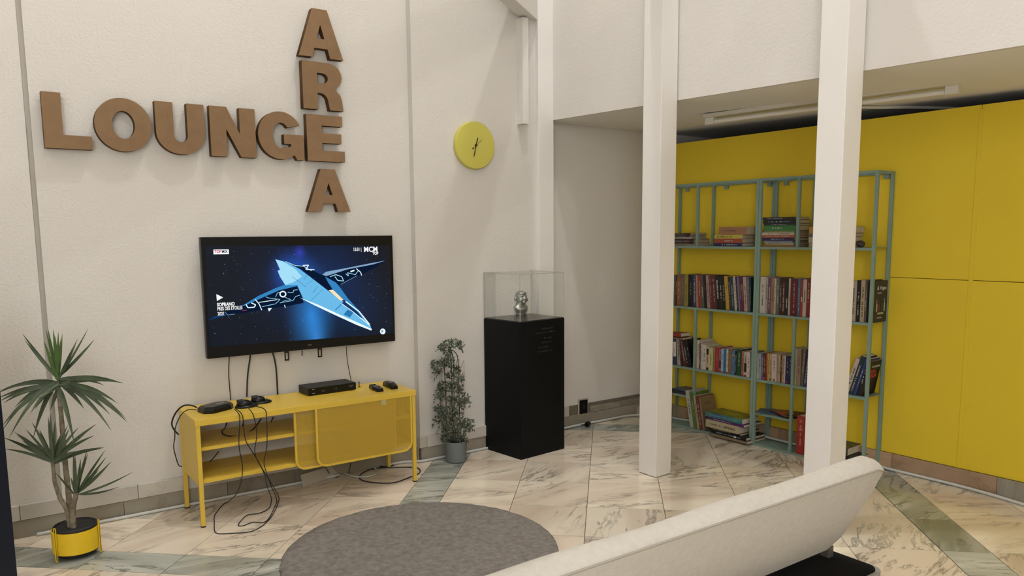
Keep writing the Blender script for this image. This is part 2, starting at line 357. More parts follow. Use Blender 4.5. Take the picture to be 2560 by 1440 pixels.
T_b.append((-2.115, -1.925, 'g'))
for i in range(15): T_b.append((-2.115-.386*(i+1), -2.115-.386*i, 'c'))
for i in range(4): T_b.append((.585+.385*i, .585+.385*(i+1), 'c'))
planes = [(W(0, .0), WN), (Y(0, .004), YN), (W(0, NR), -WN), (W(U0, 0), WU_), (Y(5.4, 0), -YU_)]
def clip(poly, p0, n):
    out = []
    for i in range(len(poly)):
        a, b = poly[i], poly[(i+1) % len(poly)]; da = (a-p0).dot(n); db = (b-p0).dot(n)
        if da >= 0: out.append(a)
        if da*db < 0: out.append(a+(b-a)*(da/(da-db)))
    return out
tiles = []
for s0, s1, a in S_b:
    for t0, t1, b in T_b:
        g = 'g' in (a, b)
        rects = [(s0, s1, t0, t1)]
        for (x0, x1, y0, y1) in rects:
            e = .0017
            poly = [Vector((TX, TY, 0))+tu*p+tv*q for p, q in ((x0+e, y0+e), (x1-e, y0+e), (x1-e, y1-e), (x0+e, y1-e))]
            # the alcove lies a little further back than the television wall
            pl = [(W(0, -.045 if (poly[0]-W0).dot(WU_) > 2.1 else 0.), WN)]+planes[1:]
            for p0, n in pl:
                poly = clip(poly, p0, n)
                if len(poly) < 3: break
            if len(poly) < 3: continue
            cx = sum(poly, Vector())/len(poly)
            tiles.append(((cx-CAM.xyz).length, poly, g))
tiles.sort(key=lambda t: t[0])
def far(t):   # keep the ones the camera can see first
    c = sum(t[1], Vector())/len(t[1]); d = c-CAM; return 0 if d.dot(FWD) > 1.0 else 1
tiles.sort(key=lambda t: (far(t), t[0]))
rest = MB()
for i, (d, poly, g) in enumerate(tiles):
    dz = random.uniform(-.0003, .0003)
    if i < 290: MB().prism([(p.x, p.y) for p in poly], -.02, dz).build('tile', M_green if g else M_marble, floor, recalc=False)
    else: rest.prism([(p.x, p.y) for p in poly], -.02, dz, 1 if g else 0)
if rest.v: o = rest.build('tile', [M_marble, M_green], floor, recalc=False); o['kind'] = 'stuff'

# pillars
def pillar(b, s1, s2, label, ztop):
    e1 = Vector((math.cos(math.radians(-54)), math.sin(math.radians(-54)), 0)); e2 = Vector((math.cos(math.radians(37)), math.sin(math.radians(37)), 0))
    b = Vector((b[0], b[1], 0)); c = b-e1*s1/2+e2*s2/2
    t = thing('pillar', label, 'pillar', c, (0, 0, 0), 'white square pillars')
    pts = [b-c, b+e2*s2-c, b+e2*s2-e1*s1-c, b-e1*s1-c]
    MB().prism([(p.x, p.y) for p in pts], .004, ztop).build('shaft', M_pillar, t, bevel=.003, bseg=2)
    return t
def isect_line(xp, p, ang):   # ray column xp at y 900 meets a plan line
    d = ray(xp, 900); e = Vector((math.cos(ang), math.sin(ang)))
    # d*t = p + e*k
    det = d.x*(-e.y)-(-e.x)*d.y; t = (p[0]*(-e.y)-(-e.x)*p[1])/det; return (d.x*t, d.y*t)
B2 = (.809, 4.236); BYAW = math.radians(-53.4)
P1 = (.182, 5.10); P3 = isect_line(2085, B2, math.radians(-54))
pillar(P1, .143, .129, 'white square pillar in the corner behind the black pedestal', ZT)
pillar(B2, .1345, .1265, 'white square pillar standing free at the left end of the bookcases', ZT)
pillar(P3, .130, .136, 'wide white square pillar rising right behind the sofa back', ZT)

# bulkhead above the alcove, its soffit, beams
BN = Vector((math.sin(BYAW), -math.cos(BYAW), 0)); BU = Vector((math.cos(BYAW), math.sin(BYAW), 0)); BO = Vector((.911, 4.324, 0))
ZB = 2.098
def zb(s_): return 2.099-.0205*(s_)           # the bulkhead's lower edge falls slightly to the right
def slab(pts, z0s, ztop):
    mb = MB(); n = len(pts); mb.v = [(p.x, p.y, z) for p, z in zip(pts, z0s)]+[(p.x, p.y, zt) for p, zt in zip(pts, ztop)]
    mb.f = [list(range(n)), list(range(n, 2*n))]+[[i, (i+1) % n, n+(i+1) % n, n+i] for i in range(n)]; mb.mi = [0]*len(mb.f); return mb
q = [BO+BU*-1.15, BO+BU*5.2, BO+BU*5.2-BN*.025, BO+BU*-1.15-BN*.025]
bh = slab(q, [zb(-1.15), zb(5.2), zb(5.2), zb(-1.15)], [ZT]*4).build('wall_bulkhead', M_wall2, None); struct(bh, 'white plaster bulkhead over the bookcase alcove')
q = [BO+BU*-1.15-BN*.0251, BO+BU*5.2-BN*.0251, BO+BU*5.2-BN*2.6, BO+BU*-1.15-BN*2.6]
zz_ = [zb(-1.15)+.0005, zb(5.2)+.0005, zb(5.2), zb(-1.15)]
struct(slab(q, zz_, [z+.1 for z in zz_]).build('ceiling_alcove', M_soffit, None), 'low grey soffit of the bookcase alcove')
def beam(px, py, L, name, zb=2.732, w=.092, lab=''):
    d = Vector((math.sin(math.radians(198.4)), math.cos(math.radians(198.4)), 0)); s = Vector((d.y, -d.x, 0))   # s points to the left of travel
    b = Vector((px, py, 0)); q = [b, b+d*L, b+d*L+s*w, b+s*w]
    if (q[3]-b).dot(Vector((-1, 0, 0))) < 0: q = [b, b+d*L, b+d*L-s*w, b-s*w]
    o = MB().prism([(p.x, p.y) for p in q], zb, zb+.26).build(name, M_beam, None, bevel=.002, bseg=1); struct(o, lab); return o
beam(P1[0]+.012, P1[1]+.05, 3.4, 'trim_3', lab='white ceiling beam running forward from the corner pillar')
beam(B2[0]+.03, B2[1]+.05, 3.2, 'trim_4', lab='white ceiling beam running forward from the middle pillar')
beam(P3[0]+.03, P3[1]+.05, 2.8, 'trim_5', lab='white ceiling beam running forward from the near pillar')

# ------------------------------------------------------------------ LETTERS
def curve_mesh(loops, depth, mats, name, parent=None, loc=(0, 0, 0), rot=(0, 0, 0)):
    cu = bpy.data.curves.new('c', 'CURVE'); cu.dimensions = '2D'; cu.fill_mode = 'BOTH'; cu.extrude = depth/2
    for lp in loops:
        sp = cu.splines.new('POLY'); sp.points.add(len(lp)-1)
        for i, (a, b) in enumerate(lp): sp.points[i].co = (a, b, 0, 1)
        sp.use_cyclic_u = True
    o = bpy.data.objects.new('c', cu); C.objects.link(o); dg = bpy.context.evaluated_depsgraph_get()
    me = bpy.data.meshes.new_from_object(o.evaluated_get(dg)); bpy.data.objects.remove(o); bpy.data.curves.remove(cu)
    me.transform(Matrix(((1, 0, 0, 0), (0, 0, -1, 0), (0, 1, 0, 0), (0, 0, 0, 1))))   # plan (x,y) -> (x, z)
    me.materials.clear()
    for m in mats: me.materials.append(m)
    for p in me.polygons: p.material_index = 0 if abs(p.normal.y) > .7 else len(mats)-1
    r = bpy.data.objects.new(name, me); C.objects.link(r); r.location = loc; r.rotation_euler = rot
    if parent: r.parent = parent
    return r
def ell(cx, cy, rx, ry, a0=0, a1=2*PI, n=40): return [(cx+rx*math.cos(a0+(a1-a0)*i/n), cy+ry*math.sin(a0+(a1-a0)*i/n)) for i in range(n+(0 if abs(a1-a0-2*PI) < 1e-6 else 1))]
def glyph(ch):
    if ch == 'L': return [[(0, 0), (1, 0), (1, .245), (.40, .245), (.40, 1), (0, 1)]]
    if ch == 'E': return [[(0, 0), (1, 0), (1, .235), (.40, .235), (.40, .40), (.92, .40), (.92, .61), (.40, .61), (.40, .775), (.96, .775), (.96, 1), (0, 1)]]
    if ch == 'O':
        return [ell(.5, .5, .5, .5), list(reversed(ell(.5, .5, .2, .26)))]
    if ch == 'U':
        out = [(0, 1)]+[(.5-.5*math.cos(PI*i/20), .42-.42*math.sin(PI*i/20)) for i in range(21)]+[(1, 1), (.64, 1)]
        out += [(.5+.14*math.cos(PI*i/12), .37-.13*math.sin(PI*i/12)) for i in range(13)]+[(.36, 1)]; return [out]
    if ch == 'N': return [[(0, 0), (.35, 0), (.35, .56), (.66, 0), (1, 0), (1, 1), (.65, 1), (.65, .46), (.37, 1), (0, 1)]]
    if ch == 'A': return [[(0, 0), (.30, 0), (.35, .19), (.65, .19), (.70, 0), (1, 0), (.66, 1), (.33, 1)], [(.41, .39), (.5, .68), (.59, .39)]]
    if ch == 'R':
        o = [(0, 0), (.36, 0), (.36, .35), (.42, .35)]+[(.42+.2*math.sin(PI/2*i/6), .18+.17*math.cos(PI/2*i/6)) for i in range(1, 7)]+[(.66, 0), (1, 0), (.97, .22), (.93, .34), (.80, .45)]
        o += [(.62+.36*math.cos(-1.05+(PI/2+1.05)*i/12), .71+.29*math.sin(-1.05+(PI/2+1.05)*i/12)) for i in range(13)]+[(0, 1)]
        h = [(.36, .56)]+[(.50+.13*math.cos(-PI/2+PI*i/8), .665+.105*math.sin(-PI/2+PI*i/8)) for i in range(9)]+[(.36, .77)]
        return [o, h]
    if ch == 'G':
        o = [(.49+.49*math.cos(a), .5+.5*math.sin(a)) for a in [math.radians(28+(307-28)*i/34) for i in range(35)]]
        o += [(.84, .0), (1, 0), (1, .53), (.56, .53), (.56, .33), (.72, .33), (.70, .27)]
        o += [(.50+.19*math.cos(a), .5+.27*math.sin(a)) for a in [math.radians(300-(300-40)*i/20) for i in range(21)]]
        return [o]
LET = [('L', (104, 232), (228, 372), 'brown cardboard letter L at the left end of the word LOUNGE'), ('O', (236, 244), (380, 383), 'brown cardboard letter O in the word LOUNGE'),
       ('U', (387, 256), (513, 388), 'brown cardboard letter U in the word LOUNGE'), ('N', (523, 267), (640, 393), 'brown cardboard letter N in the word LOUNGE'),
       ('G', (646, 280), (760, 403), 'brown cardboard letter G just left of the shared letter E'), ('E', (765, 290), (862, 405), 'brown cardboard letter E shared by the words LOUNGE and AREA'),
       ('A', (745, 22), (857, 147), 'brown cardboard letter A at the top of the vertical word AREA'), ('R', (754, 155), (858, 277), 'brown cardboard letter R below the topmost letter A'),
       ('A', (768, 422), (876, 532), 'brown cardboard letter A at the bottom, just above the television')]
for ch, a, b, lab in LET:
    n1 = .055
    um = (a[1]+b[1])/2
    u0 = wpix(a[0]+ (3 if ch in 'LUNER' else 0), um, n1)[0]; u1 = wpix(b[0]-1, um, n1)[0]
    xm = (a[0]+b[0])/2
    z1 = wpix(xm, a[1]+1, n1)[1]; z0 = wpix(xm, b[1]-3, n1)[1]
    if a[1] > 225 and a[1] < 300: z0, z1 = 1.785, 2.031
    loops = [[(p*(u1-u0), q*(z1-z0)) for p, q in lp] for lp in glyph(ch)]
    o = curve_mesh(loops, .042, [M_letter, M_letterside], 'wall_letter', None, W(u0, .032, z0), (0, 0, WYAW)); tag(o, lab, 'letter', 'brown letters spelling LOUNGE AREA')

# ------------------------------------------------------------------ CLOCK
t = thing('wall_clock', 'round pale yellow wall clock with thin black hands', 'clock', W(1.787, .051, 1.924), (0, 0, WYAW))
m_ = MB(); seg = 48; prof = [(.14, 0), (.1435, .006), (.1435, .024), (.139, .030)]
for r, y in prof: m_.v += [(r*math.cos(2*PI*k/seg), -y, r*math.sin(2*PI*k/seg)) for k in range(seg)]
for i in range(3):
    for k in range(seg): m_.f.append([i*seg+k, i*seg+(k+1) % seg, (i+1)*seg+(k+1) % seg, (i+1)*seg+k]); m_.mi.append(0)
m_.f += [list(range(seg)), list(range(3*seg, 4*seg))]; m_.mi += [0, 0]
m_.build('dial', M_clock, t, smooth=True)
def hand(name, ang, L, w, tail, y):   # ang clockwise from 12
    a = math.radians(ang); d = Vector((math.sin(a), 0, math.cos(a))); s = Vector((d.z, 0, -d.x)); mb = MB()
    P = [-d*tail-s*w*.5, -d*tail+s*w*.5, d*L*.75+s*w, d*L, d*L*.75-s*w]
    k = len(P); mb.v = [tuple(p+Vector((0, -y, 0))) for p in P]+[tuple(p+Vector((0, -y-.0012, 0))) for p in P]
    mb.f = [list(range(k)), list(range(k, 2*k))]+[[i, (i+1) % k, k+(i+1) % k, k+i] for i in range(k)]; mb.mi = [0]*len(mb.f)
    return mb.build(name, M_blackmat, t)
hand('hour_hand', 18, .052, .0035, .015, .033); hand('minute_hand', 194, .078, .003, .012, .035); hand('second_hand', 50, .062, .0009, .035, .037)
MB().tube([(0, -.029, 0), (0, -.040, 0)], .007, 14).build('hub', M_blackmat, t)
a = math.radians(230); MB().tube([(.032*math.sin(a), -.0372, .032*math.cos(a)), (.032*math.sin(a), -.0392, .032*math.cos(a))], .005, 12).build('counterweight', M_blackmat, t)

# ------------------------------------------------------------------ TELEVISION
TVu0, TVu1, TVz0, TVz1 = .146, 1.207, .765, 1.381; TC = ((TVu0+TVu1)/2, TVz0)
t = thing('television', 'wall-mounted flat television showing a blue spaceship', 'television', W(TC[0], .0, TC[1]), (0, 0, WYAW))
hw = (TVu1-TVu0)/2; hh = TVz1-TVz0
MB().box(-hw, hw, -.08, -.045, 0, hh).build('casing', M_blackpl, t, bevel=.003)
MB().box(-hw*.62, hw*.62, -.046, -.02, hh*.12, hh*.7).build('rear_housing', M_blackmat, t, bevel=.006)
MB().box(-.22, .22, -.021, -.001, hh*.25, hh*.6).build('wall_bracket', M_blackmat, t)
NS = .0815
def tvp(x, y, lay=0):      # zoomed photo coordinates of the screen -> local
    u, z = wpix(480+x*.24301, 570+y*.24306, NS+lay*.0003); return (u-TC[0], -NS-lay*.0003, z-TC[1])
def emat(name, col, s=1.0):
    m = bpy.data.materials.new(name); m.use_nodes = True; nt = m.node_tree; nt.nodes.remove(nt.nodes['Principled BSDF']); e = nt.nodes.new('ShaderNodeEmission'); e.inputs[0].default_value = hx(col); e.inputs[1].default_value = s*1.75
    nt.links.new(e.outputs[0], nt.nodes['Material Output'].inputs[0]); return m
def screen_bg():
    m = bpy.data.materials.new('screen_picture'); m.use_nodes = True; nt = m.node_tree; b = nt.nodes['Principled BSDF']; N = nt.nodes.new; L = nt.links.new
    b.inputs['Base Color'].default_value = (.004, .004, .005, 1); b.inputs['Roughness'].default_value = .12
    tc = N('ShaderNodeTexCoord')
    def glow(cx, cz, rx, rz, col, k):
        mp = N('ShaderNodeMapping'); mp.vector_type = 'POINT'; L(tc.outputs['Object'], mp.inputs[0])
        mp.inputs['Location'].default_value = (-cx/rx, 0, -cz/rz); mp.inputs['Scale'].default_value = (1/rx, 0, 1/rz)
        g = N('ShaderNodeTexGradient'); g.gradient_type = 'QUADRATIC_SPHERE'; L(mp.outputs[0], g.inputs[0])
        v = N('ShaderNodeMix'); v.data_type = 'RGBA'; v.inputs[6].default_value = (0, 0, 0, 1); v.inputs[7].default_value = tuple(c*k for c in hx(col)[:3])+(1,); L(g.outputs[0], v.inputs[0]); return v.outputs[2]
    def P(x, y): q = tvp(x, y); return q[0], q[2]
    gl = []
    for (x, y, rx, rz, col, k) in ((1230, 900, .17, .34, '2a86d8', .9), (1280, 1150, .09, .2, '3a94e4', .5), (1050, 480, .17, .17, '1f5fd8', 1.1), (1110, 250, .05, .06, '3a3ac8', .6), (1300, 560, .5, .4, '123f86', .5), (1700, 900, .4, .3, '0c3360', .35)):
        cx, cz = P(x, y); gl.append(glow(cx, cz, rx, rz, col, k))
    cur = None
    base = N('ShaderNodeRGB'); base.outputs[0].default_value = hx('04101f'); cur = base.outputs[0]
    for g in gl:
        a = N('ShaderNodeMix'); a.data_type = 'RGBA'; a.blend_type = 'ADD'; a.inputs[0].default_value = 1; L(cur, a.inputs[6]); L(g, a.inputs[7]); cur = a.outputs[2]
    v = N('ShaderNodeTexNoise'); v.inputs['Scale'].default_value = 130; v.inputs['Detail'].default_value = 0; L(tc.outputs['Object'], v.inputs['Vector'])
    gt = N('ShaderNodeMapRange'); gt.inputs[1].default_value = .83; gt.inputs[2].default_value = .88; gt.inputs[4].default_value = .35; L(v.outputs[0], gt.inputs[0])
    a = N('ShaderNodeMix'); a.data_type = 'RGBA'; a.inputs[7].default_value = (.3, .5, .9, 1); L(gt.outputs[0], a.inputs[0]); L(cur, a.inputs[6])
    L(a.outputs[2], b.inputs['Emission Color']); b.inputs['Emission Strength'].default_value = 1.75; b.inputs['Specular IOR Level'].default_value = .25; return m
scr = MB().poly([tvp(128, 182), tvp(2034, 175), tvp(2072, 1085), tvp(180, 1225)]).build('screen', screen_bg(), t, recalc=False)
EB = {k: emat('light_'+k, k, s) for k, s in (('6fc0ee', 1.0), ('a6e0f8', 1.05), ('e8f8ff', 1.1), ('3b8fd0', .9), ('0b1a34', 1.), ('123a6a', 1.), ('5aaede', 1.), ('ffffff', 1.), ('ffe9c0', 1.), ('8fb4d8', .9), ('c83a50', 1.), ('24324a', 1.), ('2f7fc0', .9))}
def sp_(name, pts, col, lay=1): 
    return MB().poly([tvp(x, y, lay) for x, y in pts]).build(name, EB[col], scr, recalc=False)
def sline(name, pts, w, col, lay=3, par=None):
    mb = MB()
    for (x0, y0), (x1, y1) in zip(pts[:-1], pts[1:]):
        dx, dy = x1-x0, y1-y0; L = math.hypot(dx, dy) or 1; nx, ny = -dy/L*w/2, dx/L*w/2
        mb.poly([tvp(x0+nx, y0+ny, lay), tvp(x1+nx, y1+ny, lay), tvp(x1-nx, y1-ny, lay), tvp(x0-nx, y0-ny, lay)])
    return mb.build(name, EB[col], scr, recalc=False)
# left wing
sp_('ship_wing', [(160, 945), (330, 870), (520, 800), (680, 700), (860, 625), (990, 580), (1080, 600), (1120, 680), (1150, 770), (1000, 800), (760, 835), (520, 875), (300, 905)], '0b1a34', 1)
sp_('ship_wing_edge', [(500, 810), (680, 700), (860, 618), (990, 572), (1080, 598), (900, 640), (720, 718), (560, 790)], '3b8fd0', 1.6)
sp_('ship_wing_tip', [(160, 950), (240, 905), (420, 880), (300, 915)], '123a6a', 2)
sline('ship_lines', [(650, 735), (690, 780), (718, 845)], 9, 'e8f8ff'); sline('ship_lines', [(555, 785), (575, 820), (640, 815), (655, 790), (610, 770)], 11, 'e8f8ff')
sline('ship_lines', [(720, 810), (860, 780), (905, 735), (790, 720), (760, 708)], 5, 'a6e0f8'); sline('ship_lines', [(690, 765), (870, 738)], 7, 'e8f8ff')
sline('ship_lines', [(860, 710), (880, 665), (915, 660)], 5, 'a6e0f8'); sline('ship_lines', [(985, 660), (1040, 665), (1045, 640), (1085, 635)], 5, 'a6e0f8')
sline('ship_lines', [(905, 770), (1040, 745), (1065, 705), (1110, 690)], 5, 'a6e0f8'); sline('ship_lines', [(950, 710), (1015, 735), (930, 755)], 4, 'a6e0f8')
sline('ship_lines', [(340, 865), (370, 895), (440, 885)], 4, '8fb4d8'); sline('ship_lines', [(515, 850), (565, 845)], 4, 'c83a50')
sline('ship_ring', [(935+30*math.cos(i*PI/8), 680+28*math.sin(i*PI/8)) for i in range(17)], 13, 'e8f8ff')
sp_('ship_fin', [(780, 825), (823, 823), (792, 860)], 'e8f8ff', 3); sp_('ship_fin', [(948, 790), (956, 792), (964, 822), (956, 822)], 'e8f8ff', 3)
# hull
sp_('ship_hull', [(858, 322), (935, 340), (1010, 372), (1110, 425), (1240, 520), (1380, 630), (1550, 755), (1700, 850), (1820, 980), (1850, 1040), (1700, 985), (1500, 895), (1300, 795), (1150, 735), (1105, 640), (1085, 590), (960, 590), (905, 500), (880, 440), (905, 430)], '6fc0ee', 2)
sp_('ship_hull_light', [(858, 322), (935, 345), (1060, 420), (1130, 500), (1040, 560), (960, 585), (905, 500), (882, 440), (908, 430)], 'a6e0f8', 3)
sp_('ship_hull_dark', [(935, 340), (1060, 375), (1180, 400), (1330, 480), (1450, 560), (1500, 600), (1400, 640), (1250, 530), (1120, 425), (1010, 370)], '0b1a34', 3)
sp_('ship_rim', [(1105, 715), (1300, 790), (1500, 882), (1700, 970), (1850, 1040), (1845, 1055), (1690, 995), (1450, 885), (1250, 790)], 'e8f8ff', 4)
sp_('ship_canopy', [(1370, 500), (1480, 560), (1530, 620), (1600, 720), (1720, 850), (1820, 985), (1760, 930), (1600, 770), (1460, 650), (1400, 560)], '3b8fd0', 3.5)
sp_('ship_glow', [(1405, 640), (1450, 635), (1560, 740), (1530, 750)], 'ffe9c0', 4)
sp_('ship_nose_dark', [(1530, 775), (1580, 755), (1700, 860), (1760, 935), (1640, 860)], '123a6a', 4)
sline('ship_nose_line', [(1580, 755), (1720, 860), (1825, 990)], 12, 'e8f8ff', 5); sline('ship_nose_line', [(1535, 775), (1640, 850), (1790, 970), (1835, 1010)], 7, 'e8f8ff', 5)
sp_('ship_panel', [(1600, 840), (1660, 870), (1625, 920), (1560, 890)], '2f7fc0', 4); sp_('ship_panel', [(1540, 775), (1470, 840), (1480, 845), (1550, 780)], '3b8fd0', 4)
sline('ship_marks', [(1150, 530), (1185, 490), (1170, 488)], 4, '2f7fc0', 4); sline('ship_marks', [(1220, 750), (1345, 630)], 4, '3b8fd0', 4); sline('ship_marks', [(1030, 500), (1090, 545), (1175, 608)], 4, '2f7fc0', 4); sline('ship_marks', [(1245, 670), (1290, 600)], 4, '2f7fc0', 4); sline('ship_marks', [(1180, 580), (1260, 520)], 3, '2f7fc0', 4)
sline('ship_deck_lines', [(960, 345), (1060, 385), (1150, 395), (1230, 440)], 7, 'a6e0f8', 4); sline('ship_deck_lines', [(1140, 385), (1200, 382), (1170, 425), (1260, 430)], 9, 'e8f8ff', 4)
sp_('ship_deck_block', [(1230, 470), (1300, 480), (1400, 570), (1360, 590), (1260, 520)], '0b1a34', 4)
# right wing
sp_('ship_wing', [(1330, 490), (1450, 450), (1640, 405), (1850, 360), (1990, 338), (1900, 400), (1740, 480), (1520, 590), (1440, 550)], '0b1a34', 2)
sp_('ship_wing_edge', [(1340, 478), (1380, 450), (1600, 410), (1850, 360), (1990, 336), (1860, 375), (1600, 425), (1380, 495)], '8fb4d8', 3)
sline('ship_lines', [(1690, 418), (1735, 455), (1745, 488)], 8, 'e8f8ff', 4); sline('ship_lines', [(1420, 500), (1480, 480), (1540, 500), (1560, 545), (1500, 540), (1470, 500)], 8, 'a6e0f8', 4)
sline('ship_lines', [(1580, 470), (1610, 495), (1600, 460), (1680, 480), (1710, 440)], 6, 'a6e0f8', 4); sline('ship_lines', [(1530, 580), (1700, 490)], 4, '8fb4d8', 4); sline('ship_lines', [(1630, 450), (1670, 435)], 14, 'e8f8ff', 4)
# captions
def tvtext(s, x, y, hpx, col, xs=.8, name='caption', lay=6, bold=.0006):
    o = Vector(tvp(x, y, lay)); a = Vector(tvp(x+100, y, lay)); ax = (a-o).normalized(); h = hpx*.24306*.00205
    # baseline follows the screen
    return text_obj(name, s, scr, basis(o, (1, 0, 0), (0, 0, 1)), h/.7, EB[col], .00005, xs, bold)
sp_('caption_badge', [(220, 222), (378, 219), (380, 268), (221, 271)], 'ffffff', 4)
tvtext('TOP', 232, 256, 26, 'c83a50', .9); tvtext('MIX', 306, 255, 26, '24324a', .9)
tvtext('13:31 |', 1658, 236, 36, 'ffffff', .72); tvtext('MCM', 1768, 245, 56, 'ffffff', .95, bold=.0012); tvtext('TOP', 1858, 275, 32, 'ffffff', .8, bold=.0008)
sp_('caption_arrow', [(250, 680), (320, 714), (256, 752)], 'ffffff', 6)
tvtext('SOPRANO', 258, 806, 34, 'ffffff', .78, bold=.001); tvtext('PRES DES ETOILES', 260, 850, 36, 'ffffff', .62); tvtext('2021', 264, 900, 34, 'ffffff', .72)
sp_('caption_disc', [(1962+28*math.cos(i*PI/10), 1064+30*math.sin(i*PI/10)) for i in range(20)], 'e8f8ff', 5); tvtext('P', 1950, 1080, 34, '24324a', .9)
MB().box(.0, .02, -.0815, -.08, .022, .026).build('logo_plate', mat('plate_grey', '8a8d92', .3, metal=.6), t)
for xx in (.066, .345):
    for dd in (-.008, .008): pass
for px in (717, 800):
    u, z = wpix(px, 890, .05); mb = MB(); x = u-TC[0]
    mb.box(x-.012, x-.006, -.052, -.048, -.055, .02); mb.box(x+.006, x+.012, -.052, -.048, -.055, .02); mb.box(x-.012, x+.012, -.052, -.048, -.055, -.047); mb.box(x-.012, x+.012, -.052, -.048, -.012, -.004)
    mb.build('mount_hook', M_blackmat, t)

# ------------------------------------------------------------------ TV BENCH
SD = .353; n0 = .035
t = thing('tv_bench', 'yellow metal television bench with two sliding mesh doors', 'tv bench', W(0, n0+SD, 0), (0, 0, WYAW))   # local x along wall, y towards wall
def bb(nm, x0, x1, y0, y1, z0, z1, m=M_ystand, bev=.0015): return MB().box(x0, x1, y0, y1, z0, z1).build(nm, m, t, bevel=bev, bseg=2)
bb('top', 0, 1.17, 0, SD, .496, .5265)
for x in (0.003, 1.147):
    for y in (.003, SD-.023):
        l = bb('leg', x, x+.02, y, y+.02, .006, .496); MB().box(x, x+.02, y, y+.02, 0, .006).build('foot', M_blackmat, l)
bb('side_panel', .006, .010, .022, SD-.022, .208, .496); bb('side_panel', 1.160, 1.164, .022, SD-.022, .208, .496)
bb('side_rail', .004, .022, .022, SD-.022, .203, .222)
bb('side_rail', 1.148, 1.166, .022, SD-.022, .203, .222)
bb('shelf', .022, 1.148, .026, SD-.01, .368, .386); bb('shelf', .022, 1.148, .026, SD-.01, .208, .227)
def door(x0, x1, y, nm):
    r = .055; z0, z1 = .187, .497; w = .011
    pts = [(x0, z1)]+[(x0+r-r*math.cos(a), z0+r-r*math.sin(a)) for a in [PI/2*i/8 for i in range(9)]]+[(x1-r+r*math.sin(a), z0+r-r*math.cos(a)) for a in [PI/2*i/8 for i in range(9)]]+[(x1, z1)]
    c = ((x0+x1)/2, (z0+z1)/2)
    ins = [(x0+w, z1)]+[(x0+r-(r-w)*math.cos(a), z0+r-(r-w)*math.sin(a)) for a in [PI/2*i/8 for i in range(9)]]+[(x1-r+(r-w)*math.sin(a), z0+r-(r-w)*math.cos(a)) for a in [PI/2*i/8 for i in range(9)]]+[(x1-w, z1)]
    mb = MB(); n = len(pts)
    for yy in (y, y+.009): mb.v += [(p[0], yy, p[1]) for p in pts]+[(p[0], yy, p[1]) for p in ins]
    for i in range(n-1):
        mb.f += [[i, i+1, n+i+1, n+i], [2*n+i, 3*n+i, 3*n+i+1, 2*n+i+1], [i, 2*n+i, 2*n+i+1, i+1], [n+i, n+i+1, 3*n+i+1, 3*n+i]]
    mb.f += [[0, n, 3*n, 2*n], [n-1, 2*n-1, 4*n-1, 3*n-1]]
    mb.mi = [0]*len(mb.f)
    d = mb.build('sliding_door', M_ystand, t)
    q = MB().poly([(p[0], y+.0045, p[1]) for p in ins]).build('mesh_infill', M_mesh, d, recalc=False)
    return d
door(.585, 1.142, -.002, 'front'); rd = door(.478, 1.05, .014, 'rear')
o = MB().box(.955, .985, -.0035, -.0028, .468, .497).build('tape_scrap', halfclear('clear_tape', 'd8cf98', .35), t)

# things on the bench (bench top z)
ZS = .5265
def onS(px, py): return on_z(px, py, ZS)
# set-top box
t = thing('set_top_box', 'black rectangular set-top box on the yellow bench', 'set-top box', W(.765, .115, ZS), (0, 0, WYAW+.03))
MB().box(-.14, .14, -.068, .068, .003, .044).build('case', M_blackmat, t, bevel=.004)
MB().box(-.139, .139, -.0695, -.068, .005, .042).build('front_panel', M_blackpl, t)
text_obj('display', '1:9', t, basis((.005, -.0697, .018), (1, 0, 0), (0, 0, 1)), .017, emat('clock_green', '3d7a42', .5), .0001)
text_obj('emblem', '<o>', t, basis((.095, -.0697, .022), (1, 0, 0), (0, 0, 1)), .018, mat('emblem_grey', '8d9094', .4), .0001)
for x, z in ((-.118, .034), (-.118, .012), (-.062, .018)): MB().box(x, x+.015, -.0700, -.0694, z, z+.0025).build('marking', MATS['emblem_grey'], t)
for x in (-.12, .12):
    for y in (-.05, .05): MB().box(x-.008, x+.008, y-.008, y+.008, 0, .004).build('foot', M_blackmat, t)
# bolt
t = thing('brass_bolt', 'small brass bolt standing upright right of the set-top box', 'bolt', W(.952, .119, ZS), (0, 0, 0))
MB().lathe([(.0075, 0), (.0075, .004), (.0065, .005)], 6).build('head', M_brass, t); MB().lathe([(.0028, .005), (.0028, .026), (.0038, .027), (.0038, .032)], 14).build('shank', M_brass, t)
# remotes
def remote(a, b, w, h, lab, bend):
    A = W(*a, ZS); B = W(*b, ZS); d = B-A; L = d.length; yaw = math.atan2(d.y, d.x)
    t = thing('remote_control', lab, 'remote control', (A+B)/2, (0, 0, yaw)); n = 9; mb = MB()
    for i in range(n):
        x = -L/2+L*i/(n-1); lift = bend*math.cos(PI*(i/(n-1)-.5))*.5; ww = w/2*(1-.25*abs(i/(n-1)-.5)*2)
        mb.v += [(x, -ww, lift), (x, ww, lift), (x, ww*.85, lift+h), (x, -ww*.85, lift+h)]
    for i in range(n-1):
        for k in range(4): mb.f.append([i*4+k, i*4+(k+1) % 4, (i+1)*4+(k+1) % 4, (i+1)*4+k]); mb.mi.append(0)
    mb.f += [[0, 1, 2, 3], [4*n-4, 4*n-3, 4*n-2, 4*n-1]]; mb.mi += [0, 0]
    mb.build('body', M_blackpl, t, bevel=.002, smooth=True)
    MB().box(-L*.12, L*.14, -w*.3, w*.3, h+bend*.4, h+bend*.5+.0012).build('window', mat('remote_window', '34383c', .25), t)
    for i in range(3):
        for j in range(3): MB().box(-L*.42+i*L*.08, -L*.42+i*L*.08+.005, -w*.28+j*w*.22, -w*.28+j*w*.22+.005, h+.0*bend, h+bend*.35+.0015).build('key', M_blackmat, t, recalc=False)
